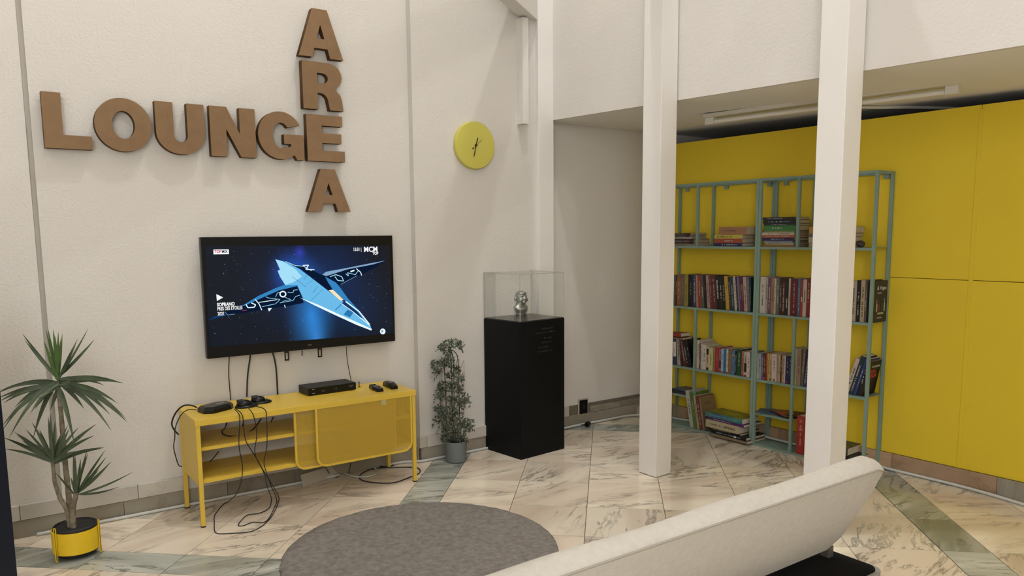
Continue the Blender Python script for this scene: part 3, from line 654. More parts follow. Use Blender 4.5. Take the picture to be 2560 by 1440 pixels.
remote((1.005, .18), (.99, .315), .05, .018, 'flat black remote control with a bright dot, nearer the bolt', .006)
remote((1.10, .165), (1.085, .30), .052, .02, 'arched black remote control nearest the right end of the yellow bench', .02)
# adapter box and two rounded devices
t = thing('adapter_box', 'flat angular black adapter box at the left end of the bench', 'adapter', W(.143, .215, ZS), (0, 0, WYAW+.35))
pts = [(-.09, -.03), (-.06, -.062), (.05, -.05), (.085, -.02), (.09, .03), (.045, .06), (-.075, .045)]
mb = MB(); k = len(pts); mb.v = [(x, y, 0) for x, y in pts]+[(x, y, .018) for x, y in pts]+[(x*.82, y*.8, .03) for x, y in pts]
mb.f = [list(range(k))]+[[i, (i+1) % k, k+(i+1) % k, k+i] for i in range(k)]+[[k+i, k+(i+1) % k, 2*k+(i+1) % k, 2*k+i] for i in range(k)]+[list(range(2*k, 3*k))]; mb.mi = [0]*len(mb.f)
mb.build('case', M_blackpl, t, bevel=.002)
MB().box(.0, .045, -.006, .004, .0302, .0312).build('label_strip', mat('sticker_grey', '9a9aa0', .4), t)
MB().box(-.03, -.012, -.05, -.047, .014, .02).build('status_light', MATS['sticker_grey'], t)
def dome(u, n, yaw, sc_, lab):
    t = thing('rounded_device', lab, 'device', W(u, n, ZS), (0, 0, WYAW+yaw)); t.scale = (sc_, sc_, sc_)
    mb = MB(); prof = [(.050, 0), (.053, .004), (.051, .009), (.044, .013)]
    mb.lathe(prof, 28); mb.v = [(x*1.1, y*.8, z) for x, y, z in mb.v]; mb.build('base_disc', M_blackpl, t, smooth=True)
    mb = MB(); mb.lathe([(.036, .011), (.038, .018), (.033, .028), (.022, .035), (.008, .038)], 24); mb.v = [(x-.012, y*.85, z) for x, y, z in mb.v]; mb.build('dome', M_blackpl, t, smooth=True)
    MB().box(-.044, -.010, -.018, .018, .026, .040).build('crest', M_blackmat, t, bevel=.005, bseg=3)
    for i in range(2): MB().lathe([(.0045, .010), (.0045, .0155), (.003, .0165)], 12, c=(.034, -.012+.024*i)).build('button', mat('button_grey', '2c2e38', .4), t)
dome(.285, .235, .1, 1., 'rounded black device on a disc base, between the adapter box and its twin')
dome(.372, .185, -.15, .98, 'rounded black device on a disc base, nearest the set-top box')

# ------------------------------------------------------------------ CABLES
def Zp(x, y): return 400+x*.36108, 840+y*.36111
def cable(name, pts, r, m, lab, cat='cable', seg=6, n=7, group=None):
    pts = [Vector(p) for p in pts]; c0 = pts[0].copy(); c0.z = min(p.z for p in pts); pp = [Vector((q.x, q.y, max(q.z, r-c0.z))) if c0.z < .05 else q for q in catmull([p-c0 for p in pts], n)]
    o = MB().tube(pp, r, seg).build(name, m, None, c0, smooth='all'); return tag(o, lab, cat, group)
def hang(x, y, n):
    px = Zp(x, y); return on_pl(px[0], px[1], W(0, n), WN)
def ground(x, y, z=.004):
    px = Zp(x, y); return on_z(px[0], px[1], z)
def mixp(lst, n=.402):
    out = []
    for x, y in lst: 
        p = ground(x, y); 
        out.append(hang(x, y, n) if y < 1120 and not (un(p)[1] > .30 and y > 1060) else p)
    return out
cable('cable', mixp([(515, 505), (548, 545), (552, 600), (547, 760), (572, 925), (540, 1075), (470, 1150), (385, 1228), (376, 1300), (388, 1362), (480, 1366), (640, 1350), (742, 1285), (800, 1200), (824, 1125), (770, 1020), (700, 905), (655, 825), (592, 720), (578, 600), (565, 540), (520, 500)]), .0022, M_cable, 'thin black cable in a wide loop falling from the adapter box to the floor')
cable('cable', mixp([(610, 495), (648, 555), (670, 680), (658, 815), (720, 950), (745, 1050), (772, 1130), (755, 1190), (690, 1225), (605, 1240), (560, 1280), (542, 1310), (575, 1313), (640, 1290), (738, 1279), (808, 1150), (765, 1030), (735, 940), (720, 870), (740, 760), (738, 560), (720, 505), (650, 484)], .406), .0022, M_cable, 'thin black cable of the rounded devices, falling in a narrow loop to the floor')
cable('cable', [hang(255, 495, .2), hang(215, 480, .2), hang(160, 484, .18), hang(110, 530, .16), hang(82, 600, .14), hang(95, 645, .12), hang(128, 682, .1)], .004, M_cable, 'thick black cable arching over the left end of the bench')
cable('cable', [hang(255, 512, .24), hang(190, 512, .22), hang(140, 555, .2), hang(105, 640, .17), hang(103, 700, .15), hang(95, 770, .13), hang(110, 840, .11), hang(130, 895, .09), hang(150, 903, .06)], .0025, M_cable, 'thin black cable hanging beside the left end of the bench')
cable('cable', [hang(463, 600, .06), hang(448, 640, .1), hang(430, 655, .18), hang(440, 682, .22), hang(500, 694, .24), hang(580, 682, .22), hang(650, 640, .16), hang(700, 572, .08)], .0035, M_cable, 'black cable looping over the upper shelf of the bench')
cable('cable', [hang(580, 590, .06), hang(568, 632, .06)], .003, M_cable, 'short black cable end under the bench top left of the loop')
cable('cable', [hang(785, 560, .06), hang(765, 605, .06)], .003, M_cable, 'short black cable end under the bench top near the mesh doors')
cable('cable', [hang(405, 800, .06), hang(370, 845, .07), hang(335, 880, .06)], .0025, M_cable, 'black cable slanting between the shelves behind the bench')
for (pts, r, lab) in (([(573, 893), (572, 940), (577, 1001)], .0025, 'black cable hanging from the left end of the television'), ([(626, 888), (619, 940), (617, 992)], .004, 'thick black cable hanging below the television, second from the left'),
                 ([(682, 882), (690, 920), (694, 986)], .0042, 'thick black cable hanging below the television, third from the left'), ([(866, 866), (868, 900), (878, 953)], .002, 'thin black cable running from the television to the set-top box'),
                 ([(755, 872), (755, 890)], .0025, 'short black cable stub between the two mount hooks')):
    cable('cable', [on_pl(x, y, W(0, .028), WN) for x, y in pts], r, M_cable, lab)
G = lambda L, z=.005: [ground(x, y, z) for x, y in L]
cable('cable', G([(1378, 985), (1420, 1005), (1540, 1019), (1640, 1010), (1760, 965), (1798, 945), (1795, 920), (1750, 908), (1600, 910), (1520, 914), (1450, 925), (1400, 950), (1378, 972)]), .003, M_cable, 'black cable coiled on the floor under the right end of the bench')
cable('cable', G([(1410, 862), (1450, 882), (1520, 903), (1580, 905), (1625, 885), (1635, 850), (1612, 824)]), .004, M_cable, 'thick black cable curving behind the right rear leg of the bench')
cable('cable', G([(1196, 892), (1240, 925), (1310, 962), (1400, 976), (1480, 962), (1507, 938), (1480, 910), (1430, 900), (1395, 905)], .007), .0045, M_cablew, 'pale cable looped on the floor under the mesh doors')
cable('cable', [hang(1145, 905, .1), ground(1185, 968), ground(1220, 976), ground(1235, 972)], .0025, M_cable, 'thin black cable dropping onto the loose white board')
cable('cable', [hang(1322, 870, .08), hang(1315, 910, .1), ground(1303, 955)], .0022, M_cable, 'thin black cable dropping just right of the loose white board')
cable('power_plug', [ground(1382, 912, .01), ground(1420, 905, .01)], .009, M_blackpl, 'black plug lying on the floor behind the pale cable loop', 'plug', n=2)
# white conduit along the walls
def keep(p, r=.009):          # keep a floor cable clear of the skirtings
    u_, n_, z_ = un(p); q = p-YO; o_ = q.dot(YN); nmin = (.012 if u_ < 1.35 else (.062 if u_ < 2.3 else -.033))+.006+r
    if n_ < nmin: p = p+WN*(nmin-n_)
    if o_ < .016+r+.002 and u_ > 2.4: p = p+YN*(.016+r+.002-o_)
    return p
cable('cable', [keep(on_z(x, y, .009)) for x, y in ((92, 1334), (170, 1318))]+[W(-.3, .028, .009), W(.0, .028, .009), W(.2, .028, .009), W(.42, .03, .009), W(.6, .03, .009), W(.85, .03, .009)], .0085, M_cablew, 'white cable running along the skirting from the palm pot to the bench')
cable('cable', [keep(on_z(x, y, .009)) for x, y in ((958, 1152), (1000, 1152), (1045, 1146), (1080, 1139), (1112, 1130), (1165, 1119), (1190, 1107), (1207, 1094))], .0085, M_cablew, 'white cable on the floor from the bench to the black pedestal')
cable('cable', [keep(on_z(x, y, .011)) for x, y in ((1400, 1073), (1440, 1064), (1485, 1053), (1525, 1040), (1550, 1036), (1600, 1037), (1640, 1036), (1685, 1046))]+[Y(s, .03, .012+h) for s, h in ((-.15, .012), (.1, .014), (.3, .016), (.5, .014), (.8, .012), (1.05, .012))]+[keep(on_z(x, y, .011)) for x, y in ((2226, 1166), (2290, 1187), (2350, 1198), (2400, 1215), (2480, 1237), (2570, 1264), (2700, 1300))], .0085, M_cablew, 'white cable winding along the alcove and the rose marble skirting')
cable('cable', [on_z(x, y, .012) for x, y in ((1395, 1062), (1425, 1060), (1450, 1062), (1468, 1060))], .003, M_cable, 'black cable leading from behind the pedestal to the black plug')
pa = on_z(1466, 1062, .018); pb = on_z(1486, 1052, .02)
t = thing('power_plug', 'black power plug lying on the floor right of the pedestal', 'plug', (pa.x, pa.y, 0), (0, 0, math.atan2((pb-pa).y, (pb-pa).x)))
MB().lathe([(.009, 0), (.017, .004), (.019, .03), (.014, .045)], 14).build('body', M_blackpl, t, (0, 0, .019), (0, PI/2, 0), smooth=True)
MB().lathe([(.012, 0), (.005, .0), (.004, .02)], 10).build('sleeve', M_blackpl, t, (-.0, 0, .019), (0, -PI/2, 0))

# loose board on floor leaning on the skirting
A = on_z(758, 1217, .0); B = on_z(925, 1163, 0.0); dz = .052
d = (B-A); nn = Vector((d.y, -d.x, 0)).normalized()
mb = MB(); L = d.length
o = MB().box(0, L, -.004, .004, 0, .068).build('loose_board', M_board, None, A, (math.radians(-14), 0, math.atan2(d.y, d.x)), bevel=.001); tag(o, 'loose white skirting board lying on the floor under the bench', 'board')
# pale plank leaning against alcove skirting behind the free pillar
A = on_z(1590, 1037, 0); o = MB().box(-.03, .05, -.006, .006, 0, .16).build('plank', M_board, None, A+Vector((.03, .02, 0)), (math.radians(-10), math.radians(10), WYAW), bevel=.001); tag(o, 'pale plank leaning on the alcove wall behind the free pillar', 'board')

# ------------------------------------------------------------------ PEDESTAL with acrylic case and bust
PY = .72; PC0 = Vector((.0375, 4.6262, 0)); PS = .378; PD = .345; PC0 = PC0+WN*.02
t = thing('pedestal', 'tall black display pedestal standing near the corner', 'pedestal', PC0, (0, 0, PY))
MB().box(0, PS, 0, PD, 0, .852).build('body', M_black, t, bevel=.0015)
MB().box(.004, PS-.004, .004, PD-.004, .852, .858).build('top_plate', M_blacktop, t)
mb = MB(); random.seed(3)
for row, (z, w0, w1) in enumerate(((.795, .18, .28), (.772, .12, .30), (.735, .2, .25), (.71, .18, .27), (.68, .15, .24), (.655, .15, .27))):
    x = w0
    while x < w1:
        w = random.uniform(.004, .012); mb.box(x, x+w, -.0006, 0, z, z+random.uniform(.004, .009)); x += w+random.uniform(.003, .010)
o = mb.build('worn_lettering', mat('faint_lettering', '2b2f30', .3, spec=.6), t); o['kind'] = 'stuff'
t = thing('display_case', 'clear acrylic display case on top of the black pedestal', 'display case', PC0+Vector((0, 0, .858)), (0, 0, PY))
a, b, hcase, th = .001, PS-.001, .281, .004
b2_ = PD-.001
for bx in ((a, b, a, a+th, 0, hcase), (a, b, b2_-th, b2_, 0, hcase), (a, a+th, a, b2_, 0, hcase), (b-th, b, a, b2_, 0, hcase), (a, b, a, b2_, hcase, hcase+th)):
    MB().box(*bx).build('pane', M_acryl, t)
e = .0035
for x in (a, b-e):
    for y in (a, b2_-e): MB().box(x, x+e, y, y+e, 0, hcase).build('edge', M_acedge, t)
for y in (a, b2_-e): MB().box(a, b, y, y+e, hcase, hcase+th+.001).build('edge', M_acedge, t)
for x in (a, b-e): MB().box(x, x+e, a, b2_, hcase, hcase+th+.001).build('edge', M_acedge, t)

def blob(bm, c, r, rot=(0, 0, 0), sub=3):
    g = bmesh.ops.create_icosphere(bm, subdivisions=sub, radius=1)
    M = Matrix.Translation(Vector(c))@Euler(rot).to_matrix().to_4x4()@Matrix.Diagonal((r[0], r[1], r[2], 1)); bmesh.ops.transform(bm, matrix=M, verts=g['verts'])
# bust in local coordinates: faces -y, unit = metres
bp = on_z(1302, 786, .858)
bust = thing('bust', 'small silver bust of a round-cheeked head under the acrylic case', 'bust', (bp.x, bp.y, .858), (0, 0, math.radians(38)))
bm = bmesh.new()
blob(bm, (0, .006, .118), (.041, .047, .040)); blob(bm, (0, -.012, .106), (.036, .034, .034))                   # skull, face
blob(bm, (.019, -.026, .098), (.018, .017, .016)); blob(bm, (-.019, -.026, .098), (.018, .017, .016))           # round cheeks
blob(bm, (0, -.036, .083), (.015, .012, .010)); blob(bm, (0, -.047, .1045), (.0062, .007, .0065)); blob(bm, (0, -.042, .113), (.0042, .006, .011))   # chin, nose
blob(bm, (0, -.0445, .0925), (.009, .004, .0022)); blob(bm, (0, -.0435, .0885), (.007, .004, .0026))            # lips
blob(bm, (.014, -.0355, .124), (.012, .007, .0045)); blob(bm, (-.014, -.0355, .124), (.012, .007, .0045))       # brows
blob(bm, (0, -.012, .138), (.033, .030, .016))                                                                  # forehead and short hair
for hx_, hy_ in ((-.022, -.026), (-.011, -.036), (0, -.038), (.011, -.036), (.022, -.026)): blob(bm, (hx_, hy_+.004, .146-abs(hx_)*.25), (.008, .008, .006))
blob(bm, (.042, .006, .106), (.0055, .009, .013)); blob(bm, (-.042, .006, .106), (.0055, .009, .013))           # ears
blob(bm, (0, .002, .074), (.031, .031, .022))
rings = [(0, .036, .030, 0), (.012, .036, .030, 0), (.024, .041, .034, -.003), (.036, .049, .036, -.004), (.047, .055, .034, 0), (.055, .053, .030, .003), (.062, .044, .028, .004), (.070, .034, .028, .004), (.082, .030, .029, .003)]
rv = [[bm.verts.new((rx*math.cos(2*PI*k/32), cy_+ry*math.sin(2*PI*k/32), z)) for k in range(32)] for z, rx, ry, cy_ in rings]
for i_ in range(len(rv)-1):
    for k in range(32): bm.faces.new((rv[i_][k], rv[i_][(k+1) % 32], rv[i_+1][(k+1) % 32], rv[i_+1][k]))
bm.faces.new(list(reversed(rv[0]))); bm.faces.new(rv[-1])
me = bpy.data.meshes.new('head'); bm.to_mesh(me); bm.free(); me.materials.append(M_silver)
o = bpy.data.objects.new('head_and_shoulders', me); C.objects.link(o)
md = o.modifiers.new('r', 'REMESH'); md.mode = 'VOXEL'; md.voxel_size = .0018
ms = o.modifiers.new('s', 'SMOOTH'); ms.iterations = 7; ms.factor = .5
dg = bpy.context.evaluated_depsgraph_get(); me2 = bpy.data.meshes.new_from_object(o.evaluated_get(dg)); o.modifiers.clear(); o.data = me2
for v in me2.vertices:        # eye sockets
    for sx in (-.013, .013):
        d = math.hypot(v.co.x-sx, (v.co.z-.1145)*1.3)
        if d < .009 and v.co.y < -.02: v.co.y += .004*(1-d/.009)
    if v.co.z < .0: v.co.z = 0
me2.shade_smooth(); o.parent = bust
bm = bmesh.new(); blob(bm, (.0135, -.0365, .1145), (.0048, .004, .0032)); blob(bm, (-.0135, -.0365, .1145), (.0048, .004, .0032))
me = bpy.data.meshes.new('eyes'); bm.to_mesh(me); bm.free(); me.materials.append(M_silver); me.shade_smooth(); e_ = bpy.data.objects.new('eyes', me); C.objects.link(e_); e_.parent = bust

# ------------------------------------------------------------------ RUG
t = MB(); RC = Vector((-.404, 3.24, 0)); RR = .597; prof = [(RR-.004, .0005), (RR+.003, .005), (RR, .011), (RR-.012, .014)]
t.lathe(prof+[(RR*k/14, .0145) for k in range(13, 0, -1)], 160)
for i, v in enumerate(t.v):
    if v[2] > .004: k = 1+random.uniform(-.004, .004); t.v[i] = (v[0]*k, v[1]*k, v[2]+random.uniform(-.0012, .0012))
o = t.build('rug', M_rug, None, RC, smooth='all'); tag(o, 'round grey short-pile rug on the marble floor', 'rug')

# ------------------------------------------------------------------ SOFA (seen from behind)
SB = .2; SE = 1.40
t = thing('sofa', 'light beige fabric sofa bed seen from behind with a black base', 'sofa', W(.3, 2.45, 0), (0, 0, WYAW))
OU, ON = .3, 2.45
def L(u, n, z): return (u-OU, -(n-ON), z)
zs, ns_ = .72, 3.023; zb_, nb_ = .438, 2.879; ul = -1.1; ur = 1.271; TH = .062; td = (-.89, .45)
mb = MB(); NU = 40
prof = []
# cross-section (n,z): back face bottom -> seam -> top strip (puffed) -> front face -> bottom
def Pn(k, off): return (nb_+(ns_-nb_)*k, zb_+(zs-zb_)*k)
sec = [(nb_, zb_), (nb_+(ns_-nb_)*.33+.004, zb_+(zs-zb_)*.33), (nb_+(ns_-nb_)*.66+.006, zb_+(zs-zb_)*.66), (ns_, zs)]
for k in (.12, .35, .65, .88): sec.append((ns_+td[0]*TH*k, zs+td[1]*TH*k+.012*math.sin(PI*k)))
sec.append((ns_+td[0]*TH, zs+td[1]*TH)); sec += [(nb_+td[0]*TH+(ns_-nb_)*k-.006, zb_+td[1]*TH+(zs-zb_)*k) for k in (.8, .5, .2, 0)]
sec.append((nb_+td[0]*TH*.5, zb_+td[1]*TH*.5-.01))
cn = sum(s[0] for s in sec)/len(sec); cz = sum(s[1] for s in sec)/len(sec)
for i in range(NU+1):
    q = i/NU; u = ul+(ur-ul)*q
    e = min((u-ul), (ur-u))
    sh = 1 if e > .05 else 1-.16*(1-e/.05)**2
    sag = -.010*math.sin(PI*q)+.004*math.sin(9*q*PI)
    for j, (n_, z_) in enumerate(sec):
        top = 1 if 4 <= j <= 8 else 0
        ua = u - (.012 if (ur-u) < .02 and j in (0, 1, 2, 3) else 0)*0
        mb.v.append(L(ua, cn+(n_-cn)*sh, cz+(z_-cz)*sh+sag*top*.6))
k = len(sec)
for i in range(NU):
    for j in range(k): mb.f.append([i*k+j, i*k+(j+1) % k, (i+1)*k+(j+1) % k, (i+1)*k+j]); mb.mi.append(0)
mb.f += [list(range(k)), list(range(NU*k, NU*k+k))]; mb.mi += [0, 0]
back = mb.build('backrest', M_sofa, t, smooth=True)
MB().tube([L(ul+(ur-ul)*i/40, ns_+.0008-(.006 if i in (0, 40) else 0), zs+.001-(.02 if i in (0, 40) else 0)) for i in range(41)], .0028, 6).build('piping', M_sofadark, back, smooth='all')
# seat mattress and base behind
MB().box(ul-OU+.02, ur-OU-.02, -(2.80-ON), -(2.47-ON), .403, .46).build('seat', M_sofa, t, bevel=.03, bseg=4, smooth=True)
def rrect(x0, x1, y0, y1, r, n=6):
    out = []
    for cx, cy, a0 in ((x1-r, y1-r, 0), (x0+r, y1-r, PI/2), (x0+r, y0+r, PI), (x1-r, y0+r, 3*PI/2)):
        out += [(cx+r*math.cos(a0+PI/2*i/n), cy+r*math.sin(a0+PI/2*i/n)) for i in range(n+1)]
    return out
x0, x1, y0, y1 = ul-OU, 1.308-OU, -(3.01-ON), -(2.45-ON)
MB().prism(rrect(x0, x1, y0, y1, .04), .372, .397).build('base_rim', mat('sofa_base_grey', '8b8680', .8), t)
MB().prism(rrect(x0+.012, x1-.012, y0+.012, y1-.012, .035), .39, .402).build('base_top', M_sofablack, t)
for uu in (ul+.12, 1.19):
    for n_ in (2.55, 2.9): MB().lathe([(.012, 0), (.018, .373)], 14, c=(uu-OU, -(n_-ON))).build('leg', M_blackmat, t)
for uu in (ul+.1, 1.25): MB().box(uu-OU-.012, uu-OU+.012, -(2.87-ON), -(2.84-ON), .40, .436).build('hinge', mat('hinge_steel', '77746c', .4, metal=.7), t, bevel=.002)

# ------------------------------------------------------------------ NAVY PANEL at the left edge
e0 = on_y(44, 1440, 2.9)
o = MB().box(-.03, 0, -1.1, 0, 0, 1.12).build('dark_panel', M_navy, None, (e0.x, 2.9, 0), (0, 0, math.radians(-14)), bevel=.002); tag(o, 'dark navy upright panel at the left edge of the view', 'panel')

# ------------------------------------------------------------------ WALL SOCKET
u0, z1 = wpix(1447, 1001, -.045); u1, z0 = wpix(1466, 1031, -.045)
t = thing('wall_socket', 'black double wall socket above the alcove skirting', 'socket', W((u0+u1)/2, -.045, (z0+z1)/2), (0, 0, WYAW))
ww = (u1-u0)/2; hh_ = (z1-z0)/2
MB().box(-ww-.01, ww+.008, -.006, 0, -hh_-.01, hh_+.01).build('surround', mat('socket_surround', 'bdb5a6', .7), t); MB().box(-ww, ww, -.014, -.006, -hh_, hh_).build('face_plate', M_blackpl, t, bevel=.002)
MB().tube([(0, -.0145, 0), (0, -.0135, 0)], .016, 16).build('outlet', M_blackmat, t)

# ------------------------------------------------------------------ FLUORESCENT LAMP on the soffit
a = Vector((1.205, 4.845, 0)); b = Vector((2.165, 3.82, 0)); d = b-a
t = thing('fluorescent_lamp', 'long white fluorescent batten lamp under the low soffit', 'lamp', (a+b)/2+Vector((0, 0, ZB)), (0, 0, math.atan2(d.y, d.x))); hl = d.length/2
MB().box(-hl, hl, -.045, .045, -.022, 0).build('housing', M_lampw, t, bevel=.002)
MB().tube([(-hl+.06, -.0, -.045), (hl-.06, 0, -.045)], .013, 16).build('tube', M_tube, t, smooth=True)
for x in (-hl+.03, hl-.03): MB().box(x-.03, x+.03, -.022, .022, -.062, -.02).build('tube_holder', M_white, t, bevel=.003)
qa = Y(1.0, .0, 0); cable('cable', [Y(.95, .12, ZB-.02), Y(1.02, .0, ZB-.02), Y(1.12, -.15, ZB-.02), Y(1.3, -.5, ZB-.02)], .01, M_white, 'white conduit running from the soffit into the dark gap', 'conduit')

# ------------------------------------------------------------------ BOOKCASES
OF, OR_ = .185, .02      # front and rear offsets from the yellow wall
def case(name, s0, s1, mid, lab, rows):
    t = thing('bookcase', lab, 'bookcase', Y(s0, .0, 0), (0, 0, YYAW), 'sage green metal bookcases'); w = .018
    def up(s, z0, z1, front=True):
        y = -OF if front else -OR_
        MB().box(s-s0, s-s0+w, y, y+w, z0, z1).build('upright', M_sage, t, bevel=.001, bseg=1)
    S1 = s1-w
    for s in (s0, S1):
        for f in (True, False): up(s, .0, 1.715, f)
        MB().box(s-s0+.001, s-s0+w-.001, -OF+w, -OR_, 1.700, 1.714).build('side_rail', M_sage, t)
    for s, z0, z1 in mid:
        for f in (True, False): up(s, z0, z1, f)
    for f in (True, False):
        y = -OF if f else -OR_
        MB().box(w, s1-s0-w, y, y+.015, 1.700, 1.715).build('top_rail', M_sage, t, bevel=.001, bseg=1)
    for z, a, b in rows:
        sh = MB(); sh.box(a-s0+w*.5, b-s0-w*.5, -OF+.002, -OR_+.016, z-.003, z); sh.box(a-s0+w*.5, b-s0-w*.5, -OF+.001, -OF+.004, z-.015, z-.003)
        sh.build('shelf', M_sage, t)
        for s in (a, b-w):
            pass
    for s in (s0+.06, (s0+s1)/2, s1-.06): MB().box(s-s0, s-s0+.03, -.018, -.004, 1.675, 1.70).build('wall_bracket', M_sage, t, bevel=.002)
    return t
ZA, ZBk, ZC, ZD = 1.29, .868, .440, .235
MIDL, MIDR = -.149, .622
case('l', -.452, .350, [(MIDL, ZA, 1.70), (MIDL, .012, ZBk)], 'sage green metal bookcase on the left, partly behind the free pillar', [(ZA, -.452, .350), (ZBk, -.452, .350), (ZC, -.452, .350), (.237, -.452, MIDL+.018), (.014, -.452, .350)])
case('r', .352, 1.118, [(MIDR, ZA, 1.70), (MIDR, .012, ZBk)], 'sage green metal bookcase on the right, partly behind the wide pillar', [(ZA, .352, 1.118), (ZBk, .352, 1.118), (ZC, .352, 1.118), (.222, .352, MIDR+.018), (.014, .352, 1.118)])

# ------------------------------------------------------------------ BOOKS
labels = {}
def printed(t, cov_, col, w, L, flat):
    """rows of small letter blocks printed on the spine"""
    if w < .0075: return
    mb = MB(); lw = min(w*.34, .0085); y0, y1 = -.0003, .0002
    p = L*random.uniform(.1, .3); end = L*random.uniform(.6, .9)
    while p < end:
        g = random.uniform(.45, .75)*lw
        if random.random() > .3:
            a, b = p, p+g; k = random.uniform(.8, 1.0)*lw/2
            if flat: mb.box(a-L/2, b-L/2, y0, y1, w/2-k, w/2+k)
            else: mb.box(-k, k, y0, y1, L-b, L-a)
        p += g+lw*.22
    if mb.v: mb.build('spine_lettering', ink_mat(col), cov_, recalc=False)['kind'] = 'stuff'
def mkbook(s, z, th, h, d, col, lab, grp, lean=0, o=None, flat=False, yawx=0, pages=M_page, hard=False, name='book', len_=None):
    """standing: th along the shelf, h up, d into the shelf. flat: th up, h along the shelf, d into the shelf."""
    if o is None: o = OF-.012
    key = lab; labels[key] = labels.get(key, 0)+1
    t = thing(name, lab, 'book', Y(s, o, z), (0, lean, YYAW+yawx), grp)
    c = .0016 if not hard else .0028
    if not flat:
        mb = MB(); mb.box(-th/2, th/2, 0, c, 0, h, 1); mb.box(-th/2, -th/2+c, c, d, 0, h); mb.box(th/2-c, th/2, c, d, 0, h)
        mb.build('cover', [cov(col), spine_mat(col)], t, recalc=False)
        printed(t, t.children[0], col, th, h, False)
        MB().box(-th/2+c, th/2-c, c, d-(.003 if hard else .0008), .001 if not hard else .003, h-(.001 if not hard else .004)).build('pages', pages, t, recalc=False)
    else:
        mb = MB(); mb.box(-h/2, h/2, 0, c, 0, th, 1); mb.box(-h/2, h/2, c, d, 0, c); mb.box(-h/2, h/2, c, d, th-c, th)
        mb.build('cover', [cov(col), spine_mat(col)], t, recalc=False)
        printed(t, t.children[0], col, th, h, True)
        MB().box(-h/2+(.003 if hard else .0008), h/2-(.003 if hard else .0008), c, d-.002, c, th-c).build('pages', pages, t, recalc=False)
    return t
CN = {}
def book_row(items, yref, z, grp, where, hbase, depth=.135, ends=('leftmost', 'rightmost')):
    """items: (px0, px1, toppx, colour hex, colour words, lean degrees)"""
    n = len(items); out = []
    for i, it in enumerate(items):
        x0, x1, ty, col, words, lean = it[:6]
        s0 = ypix(x0, yref, OF-.012)[0]; s1 = ypix(x1, yref, OF-.012)[0]; h = ypix((x0+x1)/2, ty, OF-.012)[1]-z
        th = max(.004, (s1-s0)*.97)
        prev = items[i-1][4] if i else None; nx = items[i+1][4] if i < n-1 else None
        if prev and nx: lab = f'{words} book between {prev} and {nx} ones, {where}'
        elif nx: lab = f'{words} book beside a {nx} one, {ends[0]}, {where}'
        else: lab = f'{words} book beside a {prev} one, {ends[1]}, {where}'
        a = math.radians(-lean)       # lean>0: top tilts to the left
        cx = (s0+s1)/2
        if lean > 0: cx += math.tan(math.radians(lean))*h*.0
        zz = z + (abs(math.sin(a))*th/2 if lean else 0)+.0006
        out.append(mkbook(cx, zz, th*math.cos(a), h/max(.9, math.cos(a)), it[6] if len(it) > 6 else depth+random.uniform(-.012, .012), col, lab, grp, a, hard=len(it) > 7))
    return out
def Q(ox, oy, k): return lambda lst: [(ox+a/k, ox+b/k, oy+c/k)+tuple(r) for a, b, c, *r in lst]
grpB1 = 'books on the second shelf of the left bookcase'
rowB1 = Q(1680, 640, 9)([(36, 76, 425, '4c6a64', 'teal green', 0), (76, 114, 425, '54221a', 'brownish red', 0), (114, 190, 420, '9c5c28', 'orange brown', 0), (190, 210, 425, '6e6232', 'thin olive', 0), (210, 278, 418, '6c5a60', 'greyish purple', 0), (280, 362, 410, '9a8d2a', 'mustard yellow', 0),
    (368, 480, 430, '0e0d10', 'thick black', 1), (482, 555, 432, '35406c', 'dark blue', 2.5), (556, 596, 436, 'b09272', 'thin tan', 3), (596, 672, 436, 'a23224', 'bright red', 3.5), (672, 735, 436, '4c5e54', 'grey green', 4), (735, 805, 445, '2a1412', 'black and red', 5), (805, 868, 440, 'a29286', 'pale grey', 5.5),
    (868, 930, 446, '7e2426', 'crimson', 6), (930, 1020, 450, '5e2a26', 'maroon', 6), (1020, 1100, 455, '141414', 'black white-lettered', 6), (1100, 1160, 462, '23251d', 'dark mossy', 5.5), (1160, 1225, 458, '16150f', 'charcoal', 5.5), (1225, 1305, 460, 'c89c2c', 'golden yellow', 6), (1305, 1350, 478, '40281e', 'thin brown', 6), (1350, 1425, 478, '2c3e4e', 'slate blue', 6),
    (1425, 1478, 466, 'c2b6a0', 'cream', 6), (1478, 1515, 470, '191418', 'thin black', 6), (1515, 1548, 470, '7b7ba0', 'lavender', 6), (1548, 1590, 472, '5a2a5e', 'purple', 5.5), (1590, 1640, 472, '68202c', 'wine red', 5.5), (1640, 1712, 476, 'bc9f8a', 'pinkish beige', 5), (1712, 1765, 480, '63656f', 'blue grey', 4), (1765, 1792, 490, '123038', 'dark teal', 2)])
L1 = book_row(rowB1, 730, ZBk, grpB1, 'second shelf of left bookcase', 0)
